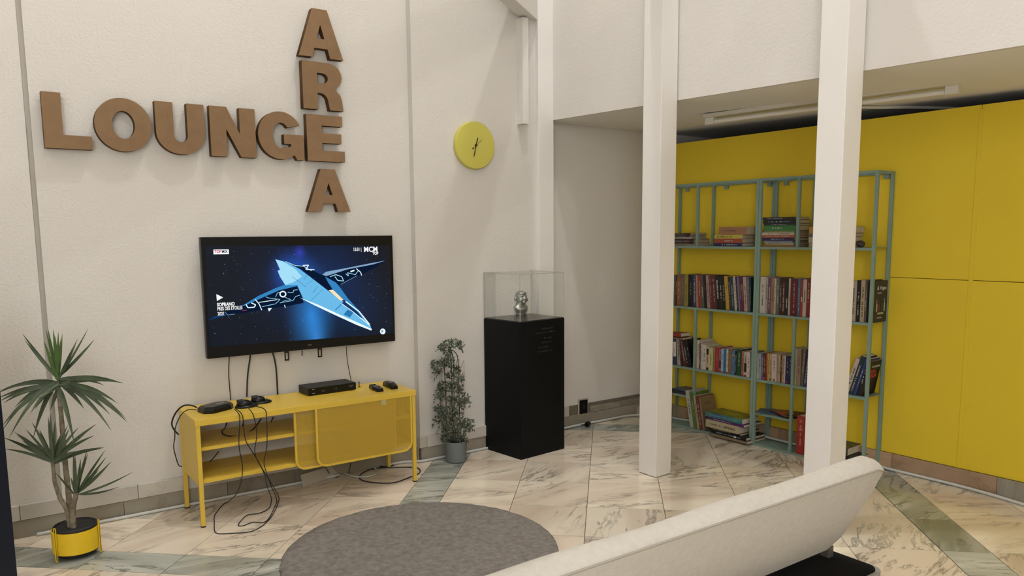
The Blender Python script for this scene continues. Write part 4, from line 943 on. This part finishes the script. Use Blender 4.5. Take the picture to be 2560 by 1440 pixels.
# title of the black book
def cover_of(bk): return [c for c in bk.children if c.name.startswith('cover')][0]
def spine_title(bk, s, size, col, z0, dx=0, xs=.8, bold=.0004):
    c = cover_of(bk)
    for k in list(c.children): bpy.data.objects.remove(k)
    return text_obj('title', s, c, basis((dx-size*.33, -.0004, z0), (0, 0, -1), (1, 0, 0)), size, mat('ink_'+col, col, .5), .0001, xs, bold)
spine_title(L1[15], 'DE LINGUA AFIADA', .0155, 'cfc8ba', .195, xs=.92)
spine_title(L1[11], 'ROMANCE', .008, '8a3a30', .15); spine_title(L1[18], 'HISTORIA', .008, '6a4a10', .17)
grpB2 = 'books on the second shelf of the right bookcase'
rowB2 = Q(1870, 640, 9)([(180, 266, 470, '0f1214', 'black blue-lettered', 0), (268, 394, 470, 'cbc1b0', 'thick white', 0), (394, 446, 480, 'a9a29e', 'pale grey', 0), (446, 520, 488, '6c4a62', 'purple', 0), (520, 592, 488, 'a0785a', 'tan brown', 0), (592, 632, 510, 'c2b8a4', 'thin cream', 0), (640, 706, 490, '68695e', 'grey', 0), (706, 768, 500, '3c2418', 'dark brown', 0),
    (768, 836, 512, '58181a', 'dark red', 0), (836, 914, 520, '22261e', 'dark mossy white-lettered', 0), (914, 955, 505, 'c4b8a6', 'slim ivory', 0), (955, 1122, 515, '701c20', 'thick crimson', 0), (1122, 1180, 515, '4c6e8a', 'blue and green', 0), (1184, 1240, 528, 'a23c36', 'rosy red', 0), (1240, 1320, 530, 'c6bca8', 'cream black-lettered', 0), (1320, 1400, 515, '8c2622', 'brick red', 0), (1400, 1500, 515, '33302c', 'dark grey', 0)])
L2 = book_row(rowB2, 730, ZBk, grpB2, 'second shelf of right bookcase', 0, ends=('leftmost', 'nearest wide pillar'))
spine_title(L2[14], 'X  ESCRITOS DE CINEMA', .0085, '20201c', .165); spine_title(L2[9], 'CORPO NOVO', .011, 'c8c0b0', .105); spine_title(L2[13], 'INFINITO', .009, 'd8cfc0', .12); spine_title(L2[0], 'PAPEL', .011, '6f95ac', .13)
# right end behind the wide pillar
rowB3 = Q(2110, 500, 4.5)([(80, 143, 910, 'b3a592', 'beige', 0), (145, 188, 905, '15110f', 'black', 0), (190, 238, 905, 'b09a78', 'sandy tan', 0), (240, 262, 905, '5a5042', 'brown grey', 0)])
book_row(rowB3, 730, ZBk, grpB2, 'second shelf right of wide pillar', 0, .15)
s0 = ypix(2176, 760, OF)[0]
ck = mkbook(1.1085, ZBk+.0005, .018, .235, .143, '1c2438', 'tall navy cookery book with bottles on its cover, jutting past the upright', grpB2, 0, OF-.0195, hard=True)
cc = cover_of(ck); Mx = lambda y, z, w=.0004: basis((.0094, y, z), (0, 1, 0), (0, 0, 1))
text_obj('title', '& Vegan', cc, Mx(.03, .185), .030, mat('ink_white', 'c9c9c6', .5), .0001, 1, .0004); text_obj('title', 'especial', cc, Mx(.035, .163), .014, MATS['ink_white'], .0001)
text_obj('title', 'receitas', cc, Mx(.04, .022), .016, MATS['ink_white'], .0001)
for (y, c1, w, h) in ((.032, 'b8b4aa', .014, .07), (.056, '8e2a3a', .013, .06), (.084, '26452e', .017, .068), (.114, 'c6c0b0', .012, .075)):
    MB().tube([(.0096, y, .06), (.0096, y, .06+h*.6), (.0096, y, .06+h*.68), (.0096, y, .06+h)], lambda q, w=w: w*.5 if q < .5 else w*.2, 8).build('printed_bottle', cov(c1), cc).scale = (.05, 1, 1)
for o_ in cc.children:
    if o_.name.startswith('printed_bottle'): o_.location.x = .0094
for y in (.06, .09): MB().lathe([(.018, 0), (.018, .01)], 16).build('printed_cheese', cov('c2b48c'), cc, (.0094, y, .045)).scale = (.03, 1, 1)

grpC1 = 'books on the third shelf of the left bookcase'; wc1 = 'third shelf, left bookcase'
rowC1 = Q(1670, 800, 9)([(95, 212, 395, '2c3350', 'white and dark blue', 2), (212, 285, 410, 'b5ada0', 'slim white', 5), (290, 350, 450, '241214', 'black', 12), (350, 420, 455, '5e1c1a', 'dark red', 13), (420, 470, 490, '1c1818', 'charcoal pale-lettered', 14), (470, 540, 470, '101018', 'navy black', 14)])
R = book_row(rowC1, 1000 if False else 915, ZC, grpC1, 'third shelf by free pillar', 0)
MB().box(-.0125, .0125, -.001, -.0002, .06, .165).build('spine_label', mat('white_label', 'cfc9bd', .5), cover_of(R[0]))
text_obj('title', 'NOVO', cover_of(R[0]), basis((-.004, -.0013, .12), (0, 0, -1), (1, 0, 0)), .012, mat('ink_black', '1a1a1a', .5), .0001)
mkbook(ypix(1690, 850)[0]-.02, ZC+.186, .013, .14, .10, '8a6a44', 'tan book lying on the leaning books, third shelf of left bookcase', grpC1, math.radians(-2), flat=True, pages=M_pagew)
mkbook(ypix(1690, 840)[0]-.03, ZC+.2035, .026, .13, .10, '9a2c22', 'red and white book on top of the lying tan one, left bookcase', grpC1, math.radians(-3), flat=True, pages=M_pagew)
wc = 'third shelf of left bookcase'
rowC2 = Q(1670, 800, 9)([(590, 645, 455, 'b79270', 'light tan', 0, .14), (645, 690, 455, 'd2c8b6', 'ivory', 0, .15), (690, 726, 530, '5e5060', 'purple and dark', 0, .13), (728, 768, 530, 'cdbfb2', 'pinkish white', 0, .15), (768, 845, 556, 'd4cab8', 'white', 0), (850, 915, 600, 'c8b890', 'cream black-topped', 0), (918, 1000, 630, 'd2c684', 'pale yellow', 0), (1002, 1050, 630, '8c8e62', 'pale olive', 0), (1052, 1138, 618, 'bc2a28', 'bright red', 0), (1140, 1192, 650, '7c7690', 'grey purple', 0), (1192, 1238, 650, 'b8c2c8', 'pale blue', 0), (1240, 1306, 655, '2a74b4', 'blue', 0), (1306, 1345, 665, 'd4cec2', 'slim white', 0), (1345, 1422, 660, '8a6640', 'brown', 0), (1424, 1500, 690, '4a7cb0', 'sky blue gold-topped', 0), (1502, 1540, 695, '161612', 'slim black', 0), (1540, 1645, 660, '1c5034', 'dark green', 0, .16), (1650, 1702, 705, 'b4684e', 'salmon', 0), (1702, 1772, 720, 'b8b6aa', 'white black-patched', 0), (1772, 1834, 728, 'd6c6ba', 'rosy white', 0), (1838, 1868, 728, '6e7a72', 'grey green', 0)])
R = book_row(rowC2, 925, ZC, grpC1, wc, 0, ends=('first of main row', 'rightmost'))
def patch(bk, x0, x1, z0, z1, col): return MB().box(x0, x1, -.0009, -.0001, z0, z1).build('spine_label', cov(col), cover_of(bk), recalc=False)
patch(R[5], -.008, .008, .11, .15, '14100e'); patch(R[5], -.008, .008, .002, .02, '14100e'); patch(R[18], -.0085, .0085, .03, .09, '1c100e'); patch(R[14], -.009, .009, .125, .137, 'b88a3a'); patch(R[9], -.006, .006, .03, .08, '3a1c34')
for k in (8, 9, 10, 11, 12): patch(R[k], -.005, .005, .0, .012, '8c2420')
patch(R[17], -.006, .006, 0, .012, 'a02c20'); patch(R[18], -.008, .008, 0, .012, 'a02c20')
grpC2 = 'books on the third shelf of the right bookcase'; wc = 'third shelf of right bookcase'
rowC3 = Q(1860, 840, 10.29)([(283, 312, 460, '2a2c2c', 'black and white', 0), (312, 372, 452, 'c6c4bc', 'slim white', 3), (372, 440, 460, '9fa2a6', 'pale grey', 2), (440, 500, 450, '5a5a80', 'grey violet', 2), (500, 545, 450, '541a22', 'wine red', 2), (548, 600, 455, '8c3020', 'rust red', 2), (602, 650, 455, 'd0a040', 'golden yellow', 2), (650, 708, 462, 'bda57a', 'sand', 1), (710, 835, 466, 'd0c2b6', 'thick white', 1), (835, 875, 480, 'a89478', 'beige', 0), (877, 925, 480, 'c4a48c', 'pale pink', 0), (925, 965, 500, '4a1c16', 'dark brown', 0), (965, 1028, 500, 'b8996c', 'tan', 0), (1030, 1056, 510, 'cfc8bc', 'slim ivory', 0), (1058, 1158, 510, '1e2060', 'navy blue', 0), (1160, 1196, 520, '27282a', 'charcoal', 0), (1197, 1222, 310, 'b4b48c', 'tall pale green', 0), (1300, 1342, 320, 'b8ab92', 'slim cream', 0), (1346, 1450, 320, '9a8468', 'thick tan', 0), (1455, 1520, 330, '6e6254', 'grey brown', -3), (1524, 1600, 350, '2c3c74', 'blue', -6), (1602, 1680, 345, '3a3630', 'dark grey', -6)])
R = book_row(rowC3, 945, ZC, grpC2, wc, 0, ends=('leftmost', 'nearest wide pillar'))
for k, c_ in ((8, 'b03a34'), (14, 'a02c2c'), (7, '3c6a40'), (4, 'b04a4a')): patch(R[k], -.006, .006, .004, .018, c_)
# right compartment, leaning right
rowC4 = Q(2080, 860, 5.14)([(150, 208, 180, 'c8b4ac', 'pinkish white', -17), (208, 268, 150, '14313c', 'dark teal', -16), (270, 305, 185, '263a7c', 'royal blue', -16)])
book_row(rowC4, 985, ZC, grpC2, 'third shelf right of wide pillar', 0)
bk = mkbook(1.058, ZC+.0042, .028, .205, .14, '17110e', 'thick black book with red title leaning right against the end upright', grpC2, math.radians(10), OF-.02)
text_obj('title', 'OS GASPAR', cover_of(bk), basis((.0142, .045, .165), (0, 1, 0), (0, 0, 1)), .017, MATS['ink_white'], .0001, 1, .0003); text_obj('title', 'JULIA', cover_of(bk), basis((.0142, .03, .105), (0, 1, 0), (0, 0, 1)), .036, mat('ink_red', 'c0301c', .5), .0001, 1, .0012); text_obj('title', 'FILETA', cover_of(bk), basis((.0142, .04, .135), (0, 1, 0), (0, 0, 1)), .02, MATS['ink_red'], .0001, 1, .0006)

# stacks on the first shelf
def stack(px0, px1, items, grp, where, d=.14, sref=600, o=None):
    z = ZA+.0005; n = len(items)
    for i, (a, b, th, col, words, pg) in enumerate(items):
        s0 = ypix(a, sref, OF-.012)[0]; s1 = ypix(b, sref, OF-.012)[0]
        pos = 'bottom' if i == 0 else ('topmost' if i == n-1 else f'above the {items[i-1][4]} one')
        mkbook((s0+s1)/2, z, th-.0006, s1-s0, d, col, f'{words} book, {pos}, {where}', grp, flat=True, pages=pg, yawx=random.uniform(-.03, .03)); z += th
P_, W_ = M_page, M_pagew
stack(0, 0, [(1668, 1738, .013, '8f8672', 'beige', P_), (1665, 1734, .012, '1a1410', 'black', P_), (1665, 1734, .016, '4a2018', 'dark brown', P_), (1668, 1734, .008, '26181a', 'slim dark', P_), (1666, 1728, .013, 'a89e92', 'pale grey', P_), (1668, 1724, .013, '2c1a16', 'dark white-lettered', P_), (1668, 1726, .014, '401614', 'wine red', P_)], 'stack of books at the left end of the top shelf', 'in the left stack on top shelf', .17)
stack(0, 0, [(1786, 1856, .022, '20205c', 'navy blue', P_), (1785, 1856, .028, 'a84424', 'orange red', P_), (1785, 1856, .025, 'c8b83c', 'yellow', P_), (1796, 1866, .052, 'a8744c', 'fat picture-spined', P_)], 'stack of books in the middle of the top shelf', 'in the yellow-spined stack on top shelf', .15)
stack(0, 0, [(1908, 1985, .013, 'a06828', 'ochre', P_), (1912, 1985, .013, 'a8a088', 'cream', P_), (1909, 1982, .011, '7c86a0', 'blue and white', P_), (1905, 1986, .020, '2a164c', 'deep purple', P_), (1905, 1986, .015, 'b2562c', 'burnt orange', P_), (1905, 1984, .017, 'c2b8a8', 'white', P_), (1911, 1985, .011, '6a8a50', 'pale green', P_), (1909, 1988, .031, '36823c', 'bright green', P_), (1908, 1988, .012, '1a2c2e', 'slim dark teal', P_), (1906, 1988, .022, '0e0f16', 'black grey-lettered', P_), (1905, 1986, .018, '1c1616', 'black teal-lettered', P_)], 'tall stack of books on the top shelf', 'in tall green-spined stack on top shelf', .15)
stack(0, 0, [(2022, 2122, .03, 'a69c88', 'grey-white', P_), (2022, 2122, .03, 'b8ad98', 'ivory', P_), (2022, 2122, .022, '6e5a68', 'mauve', P_), (2022, 2125, .04, 'c88e34', 'orange', P_)], 'stack of books half hidden by the wide pillar', 'in the stack behind the wide pillar', .15)
o_ = ypix(2152, 605, .12); t = thing('stone_figurine', 'small dark round stone figurine at the right end of the top shelf', 'figurine', Y(o_[0], .12, ZA), (0, 0, YYAW))
bm = bmesh.new(); blob(bm, (0, 0, .02), (.024, .022, .020)); blob(bm, (.014, -.01, .014), (.013, .013, .012)); blob(bm, (-.012, -.008, .028), (.011, .011, .010))
me = bpy.data.meshes.new('b'); bm.to_mesh(me); bm.free(); me.materials.append(mat('dark_stone', '3a3430', .5, noise=.3, nscale=60, bump=.6, bscale=80)); me.shade_smooth(); o = bpy.data.objects.new('body', me); C.objects.link(o); o.parent = t

# bottom shelf, left bookcase
grpD = 'books on the bottom shelf of the left bookcase'
def mag(s, o, z, w, d, yaw, col, lab, grp, th=.004, tilt=0):
    t = thing('magazine', lab, 'magazine', Y(s, o, z), (0, tilt, YYAW+yaw), grp)
    MB().box(-w/2, w/2, 0, d, 0, th).build('cover', cov(col), t, recalc=False); MB().box(-w/2+.001, w/2-.001, .001, d-.001, .0006, th-.0006).build('pages', M_pagew, t, recalc=False)
    MB().box(-w*.3, w*.25, d*.55, d*.75, th, th+.0003).build('title_block', cov('8a3b28' if col != '8a3b28' else '27407a'), t, recalc=False)
for i, (c_, lb) in enumerate((('2c2a30', 'dark magazine at the bottom of the pile on the low left shelf'), ('54504a', 'grey magazine above the dark one on the low left shelf'), ('24242a', 'black magazine near the top of the pile on the low left shelf'), ('50688a', 'blue magazine topmost on the low left shelf'))):
    mag(-.30+.01*i, OF-.005-.006*i, .2376+.0066*i, .20-.01*i, .135, .06*(-1)**i, c_, lb, 'magazines on the low left shelf', .006)
sl = math.radians(-11)
for (px0, px1, ty, col, words, d, nm) in ((1722, 1731, 985, 'bfb9a8', 'tall white', .17, ''), (1732, 1741, 990, '5a7c30', 'tall green', .17, ''), (1741, 1746, 995, 'bda888', 'thin beige', .16, ''), (1746, 1754, 996, '7c3a34', 'dusty red', .16, '')):
    s0 = ypix(px0+4, 1078)[0]; s1 = ypix(px1+4, 1078)[0]
    h = {'tall white': .262, 'tall green': .252, 'thin beige': .235, 'dusty red': .235}[words]
    mkbook((s0+s1)/2, .018, s1-s0, h, d, col, f'{words} book leaning left on the bottom shelf of left bookcase', grpD, sl, OF+.005, pages=M_pagew)
bk = mkbook(ypix(1762, 1078)[0]-.004, .019, .016, .232, .15, '8f7550', 'brown book with dark flower print on its cover, leaning left', grpD, sl, OF+.005)
for (y, z, r) in ((.05, .10, .016), (.085, .115, .013), (.11, .09, .016), (.075, .07, .013)):
    MB().lathe([(r*(.6+.4*(i % 2)), 0) for i in (0,)]+[(r, .0002)], 7).build('printed_flower', cov('3c2c1c'), cover_of(bk), (.0082, y, z), (0, PI/2, 0))
text_obj('title', 'POESIA', cover_of(bk), basis((.0083, .03, .175), (0, 1, 0), (0, 0, 1)), .022, mat('ink_brown', '4a3820', .6), .0001)
zz = .0148
for (px0, px1, th, col, words, d, off, hard) in ((1772, 1868, .014, '8c7a5c', 'large tan', .20, .06, 0), (1775, 1866, .022, '121218', 'large black white-stickered', .20, .045, 1), (1772, 1850, .012, '2a1416', 'slim dark red', .21, .04, 0), (1763, 1846, .052, 'c2b48e', 'fat cream', .18, .045, 1), (1766, 1860, .016, '5e1a6c', 'purple', .18, .04, 0), (1762, 1855, .034, '3c6a8c', 'colourful landscape', .17, .035, 0)):
    s0 = ypix(px0, 1085, OF+off)[0]; s1 = ypix(px1, 1090, OF+off)[0]
    bk = mkbook((s0+s1)/2, zz, th-.0006, s1-s0, d, col, f'{words} book in the flat pile on the bottom shelf of left bookcase', grpD, 0, OF+off, flat=True, pages=M_pagew, hard=bool(hard), yawx=random.uniform(-.05, .02)); zz += th
    if words == 'fat cream': text_obj('title', 'INTEGRAL', cover_of(bk), basis((.02, -.0004, .018), (1, 0, 0), (0, 0, 1)), .02, MATS['ink_black'], .0001, 1, .0004)
    if words.startswith('large black'): MB().box(.05, .068, -.0008, -.0001, .004, .016).build('sticker', MATS['white_label'], cover_of(bk))
cover_of(bk).data.materials[0] = mat('landscape_cover', '3a4a18', .4, noise=.3, nscale=12, col2='8a8a3a')
cover_of(bk).data.materials[1] = mat('landscape_spine', '2a5a8a', .4, noise=.3, nscale=16, col2='4a8a7a')
# low right shelf magazines
for i, (s, c_, yaw, lb) in enumerate(((.45, '8a3b28', .25, 'red magazine on the low right shelf'), (.475, '1f5c86', .5, 'bright blue magazine on the low right shelf'), (.53, '1a1a4c', -.35, 'navy magazine on the low right shelf'), (.545, 'a24a2c', -.5, 'orange illustrated magazine on top of the low right shelf'), (.66, '25241c', .3, 'dark magazine jutting right past the low right shelf'))):
    mag(s, OF-.01, .2225+.0055*i+(0 if i < 4 else .0), .15 if i < 4 else .12, .125, yaw, c_, lb, 'magazines on the low right shelf', .005)
s0 = ypix(1989, 1090)[0]; s1 = ypix(2008, 1090)[0]
bk = mkbook((s0+s1)/2+.004, .0145, s1-s0, .243, .17, 'b02a22', 'tall red hardback standing on the bottom shelf left of the wide pillar', 'books on the bottom shelf of the right bookcase', 0, OF-.004, hard=True)
for z, h in ((.215, .003), (.2, .003), (.17, .003), (.158, .005), (.150, .005)): patch(bk, -.013, .013, z, z+h, 'd08a78')
for i in range(5): text_obj('ornament', 'o', cover_of(bk), basis((-.005, -.0005, .02+.026*i), (1, 0, 0), (0, 0, 1)), .014, mat('ink_rose', 'c86a5c', .5), .0001)
zz = .0148
for (a, b, th, col, words, off, d, pg) in ((.80, 1.03, .022, 'b0603c', 'orange', .03, .2, M_pagew), (.79, 1.045, .030, '16181c', 'black white-edged', .0, .2, M_pagew), (.80, 1.0, .048, '4c4c44', 'thick grey-covered', -.01, .19, M_pagew)):
    mkbook((a+b)/2, zz, th-.0006, b-a, d, col, f'{words} book in the flat pile right of the wide pillar', 'books on the bottom shelf of the right bookcase', flat=True, pages=pg, o=OF-.012+off, hard=True, yawx=random.uniform(-.04, .04)); zz += th

# ------------------------------------------------------------------ POTTED DRACAENA
DC = Vector((-1.925, 3.25, 0)); DY = DC.y
plant = thing('potted_palm', 'tall artificial dracaena palm in a low yellow pot', 'potted plant', DC)
def zp(x, y): return x*.45844, 780+y*.45833
def dl(x, y, dy=0): px = zp(x, y); return on_y(px[0], px[1], DY+dy)-DC
pot = MB().lathe([(.088, .026), (.093, .028), (.094, .115), (.0935, .124), (.088, .124), (.086, .03)], 48).build('yellow_band', M_ypot, plant, smooth=True)
MB().lathe([(.080, .012), (.086, .02), (.087, .134), (.084, .137), (.080, .128)], 40).build('inner_pot', M_blackmat, plant, smooth=True)
MB().lathe([(.081, .118), (.081, .129), (.05, .132), (.01, .133)], 32).build('soil', M_soil, plant, smooth=True)
for k in range(3):
    a = math.radians(-112+k*120); r = .0975; q = Vector((r*math.cos(a), r*math.sin(a), 0)); s = Vector((-math.sin(a), math.cos(a), 0))*.006
    lp = [q+s+Vector((0, 0, .006)), q+s+Vector((0, 0, .145)), q+s*.7+Vector((0, 0, .151)), q-s*.7+Vector((0, 0, .151)), q-s+Vector((0, 0, .145)), q-s+Vector((0, 0, .006)), q-s*.5+Vector((0, 0, .0022)), q+s*.5+Vector((0, 0, .0022)), q+s+Vector((0, 0, .006))]
    MB().tube(lp, .0022, 8).build('wire_foot', M_ypot, plant, smooth='all')
def trunk(pts, r0, r1, nm='trunk'):
    pp = catmull([dl(*p) for p in pts], 6); n = len(pp)
    return MB().tube(pp, lambda q: (r0+(r1-r0)*q)*(1+.05*math.sin(q*160)), 12).build(nm, M_bark, plant, smooth='all')
trunk([(388, 1200, -.01), (378, 1100, 0), (375, 1000, 0), (358, 850, .01), (345, 700, .01), (330, 520, 0), (318, 400, 0)], .013, .0085)
trunk([(385, 1195, -.02), (368, 1090, -.02), (330, 1020, -.03), (300, 930, -.04), (290, 850, -.05), (286, 815, -.05)], .011, .0065)
trunk([(400, 1185, -.03), (398, 1090, -.03), (403, 1050, -.04), (413, 1000, -.05), (416, 985, -.05)], .012, .010)
def leaf(base, tip, dy0, dy1, bow, w, m=M_leaf):
    a = dl(*base, dy0); b = dl(*tip, dy1); L = (b-a).length; mid = (a+b)/2+Vector((0, 0, bow*L)); n = 9; mb = MB()
    side0 = None
    for i in range(n+1):
        q = i/n; p = a*(1-q)**2+mid*2*q*(1-q)+b*q*q; tn = ((mid-a)*(1-q)+(b-mid)*q).normalized()
        s = tn.cross(Vector((random.uniform(-.1, .1), -1, .25))).normalized() if side0 is None else side0
        if side0 is None: side0 = s
        s = (side0-tn*side0.dot(tn)).normalized(); nr = s.cross(tn).normalized()
        ww = w*.82*(.45+.55*min(1, q*5))*(1-max(0, (q-.45)/.55)**1.6)+.0004
        mb.v += [tuple(p-s*ww), tuple(p-nr*ww*.35), tuple(p+s*ww)]
    for i in range(n):
        for k in (0, 1): mb.f.append([i*3+k, i*3+k+1, i*3+k+4, i*3+k+3]); mb.mi.append(0)
    mb.build('leaf', m, plant, smooth='all', recalc=False)
random.seed(11)
R_ = random.uniform
for tip in ((122, 118), (132, 150), (240, 160), (250, 98), (262, 92), (290, 95), (318, 108), (340, 118), (425, 145), (480, 92), (515, 150), (300, 130), (330, 150), (412, 180)):
    leaf((315+R_(-6, 6), 365+R_(-15, 10)), tip, R_(-.01, .01), R_(-.06, .1), R_(-.06, .03) if tip[0] > 200 else -.03, R_(.006, .0095), M_leafg if 240 <= tip[0] <= 345 else M_leaf)
for tip, bow in (((0, 430), .18), ((-15, 445), .2), ((0, 485), .2), ((20, 497), .22), ((-10, 470), .15), ((8, 655), .3), ((14, 620), .3), ((50, 688), .32), ((180, 692), .3), ((165, 555), .3), ((275, 535), .1), ((405, 717), .32), ((607, 647), .35), ((694, 602), .33), ((690, 585), .3), ((640, 497), .25), ((675, 388), .18), ((660, 385), .16), ((565, 398), .2), ((458, 527), .2), ((600, 560), .3), ((190, 530), .2), ((210, 470), .1), ((80, 520), .24)):
    leaf((320+R_(-8, 10), 385+R_(-18, 22)), tip, R_(-.01, .01), R_(-.12, .08) if tip[1] < 560 else R_(-.14, .02), bow*.8, R_(.0085, .0135), M_leaf)
for tip in ((20, 685), (30, 748), (80, 656), (90, 670), (140, 640), (175, 602), (215, 640), (262, 570), (275, 555), (300, 620), (335, 660), (370, 615), (380, 632), (428, 630), (525, 612), (515, 674), (570, 738), (560, 745), (480, 762), (150, 745), (190, 720), (120, 700), (420, 760), (300, 590)):
    d_ = abs(tip[0]-285)/300; leaf((285+R_(-8, 8), 825+R_(-15, 8)), tip, -.05, R_(-.14, .04), .10*d_+R_(-.02, .03), R_(.007, .0105), M_leaf)
for tip in ((300, 872), (400, 762), (410, 780), (440, 802), (475, 752), (575, 752), (580, 790), (606, 816), (725, 872), (645, 955), (480, 770), (540, 860), (385, 900), (430, 870)):
    leaf((412+R_(-6, 6), 1005+R_(-15, 6)), tip, -.05, R_(-.14, .02), (-.08 if tip[0] > 600 else R_(-.02, .04)), R_(.006, .0095) if tip[0] < 620 else .005, M_leaf)

# ------------------------------------------------------------------ IVY on a wire trellis
IC = Vector((-.352, 4.612, 0)); IY = IC.y
ivy = thing('potted_ivy', 'trailing artificial ivy on a wire trellis in a grey pot', 'potted plant', IC)
MB().lathe([(.058, .002), (.064, .004), (.068, .125), (.068, .129), (.064, .129), (.062, .115)], 40).build('pot', M_greypot, ivy, smooth=True)
MB().lathe([(.062, .108), (.03, .115), (.005, .116)], 24).build('soil', M_soil, ivy, smooth=True)
def il(x, y, dy=0): return on_y(x, y, IY+dy)-IC
def wire(pts, r=.0028): MB().tube(catmull(pts, 6), r, 6).build('trellis_wire', M_wire, ivy, smooth='all')
wire([il(1115, 1110), il(1115, 1000), il(1111, 920), il(1112, 895), il(1121, 877), il(1124, 860), il(1127, 853), il(1129, 862), il(1126, 873), il(1135, 878), il(1143, 890), il(1146, 915), il(1148, 1000), il(1151, 1110)])
wire([il(1112, 912, -.0), il(1128, 917, -.03), il(1146, 920, 0)]); wire([il(1122, 1083, -.03), il(1135, 1082, -.035), il(1150, 1083, -.0)])
wire([il(1133, 1110, .03), il(1135, 980, .03), il(1133, 900, .02), il(1126, 875, 0)]); wire([il(1130, 1110, -.035), il(1130, 980, -.035), il(1128, 900, -.02), il(1125, 876, 0)])
random.seed(5)
blobs = [(1129, 857, 26, 10), (1108, 868, 14, 9), (1150, 862, 12, 9), (1120, 880, 12, 12), (1091, 915, 18, 17), (1108, 905, 16, 12), (1125, 905, 14, 14), (1138, 925, 14, 12), (1122, 938, 14, 8), (1115, 965, 22, 15), (1138, 968, 22, 14), (1100, 985, 14, 14), (1152, 945, 12, 12), (1155, 995, 18, 18), (1160, 1008, 16, 14), (1118, 1030, 24, 18), (1100, 1045, 14, 14), (1138, 1040, 22, 16), (1155, 1070, 22, 20), (1168, 1060, 18, 14), (1120, 1070, 18, 16), (1115, 1095, 16, 10), (1140, 1095, 20, 9), (1158, 1100, 14, 9), (1098, 1020, 14, 10), (1130, 1000, 16, 10)]
mb = MB(); mb2 = MB()
def lf(M, p, s):
    d = Vector((R_(-1, 1), R_(-1, 1), R_(-1, .6))).normalized(); o_ = d.orthogonal().normalized(); o_.rotate(Matrix.Rotation(R_(0, 6.28), 3, d))
    up = d.cross(o_)
    for k in (-.9, 0, .9):
        e = (d*math.cos(k)+o_*math.sin(k)).normalized(); f = e.cross(up).normalized()*s*.28
        b = len(M.v); M.v += [tuple(p), tuple(p+e*s*.5+f), tuple(p+e*s+up*s*.1), tuple(p+e*s*.5-f)]; M.f.append([b, b+1, b+2, b+3]); M.mi.append(0)
for (x, y, rx, ry) in blobs:
    for i in range(int(rx*ry*.24)+10):
        a = R_(0, 6.28); q = math.sqrt(R_(0, 1)); p = il(x+rx*q*math.cos(a), y+ry*q*math.sin(a), R_(-.06, .035)); lf(mb if random.random() < .8 else mb2, p, R_(.010, .017))
for (x0, y0, x1, y1) in ((1095, 925, 1078, 945), (1100, 930, 1085, 950), (1092, 985, 1085, 1008), (1105, 1000, 1092, 1018), (1150, 865, 1156, 880), (1085, 1055, 1080, 1068), (1100, 1065, 1093, 1082), (1160, 1110, 1155, 1128), (1125, 1108, 1126, 1120), (1165, 1000, 1175, 992), (1170, 1052, 1184, 1048), (1175, 1070, 1186, 1078), (1088, 1052, 1082, 1048), (1105, 865, 1090, 877)):
    for i in range(7):
        q = i/6; lf(mb, il(x0+(x1-x0)*q, y0+(y1-y0)*q, R_(-.03, .02)), R_(.008, .013))
o = mb.build('foliage', M_leafi, ivy, recalc=False); o['kind'] = 'stuff'; o = mb2.build('foliage', M_leafi2, ivy, recalc=False); o['kind'] = 'stuff'
mb = MB()
for j in range(16):
    x = R_(1105, 1155); y = 1105; pts = []
    for k in range(6): pts.append(il(x, y, R_(-.04, .03))); x += R_(-22, 22); y -= R_(30, 50); x = min(max(x, 1100), 1160); y = max(y, 860)
    mb.tube(catmull(pts, 4), .0012, 4)
o = mb.build('vine_stems', M_bark, ivy, recalc=False); o['kind'] = 'stuff'
dup_l = [k for k, v in labels.items() if v > 1]
print('DUP LABELS', dup_l); print('LONG', [o['label'] for o in bpy.data.objects if 'label' in o and len(o['label'].split()) > 16])
print('tiles', len(tiles), 'objects', len(bpy.data.objects))
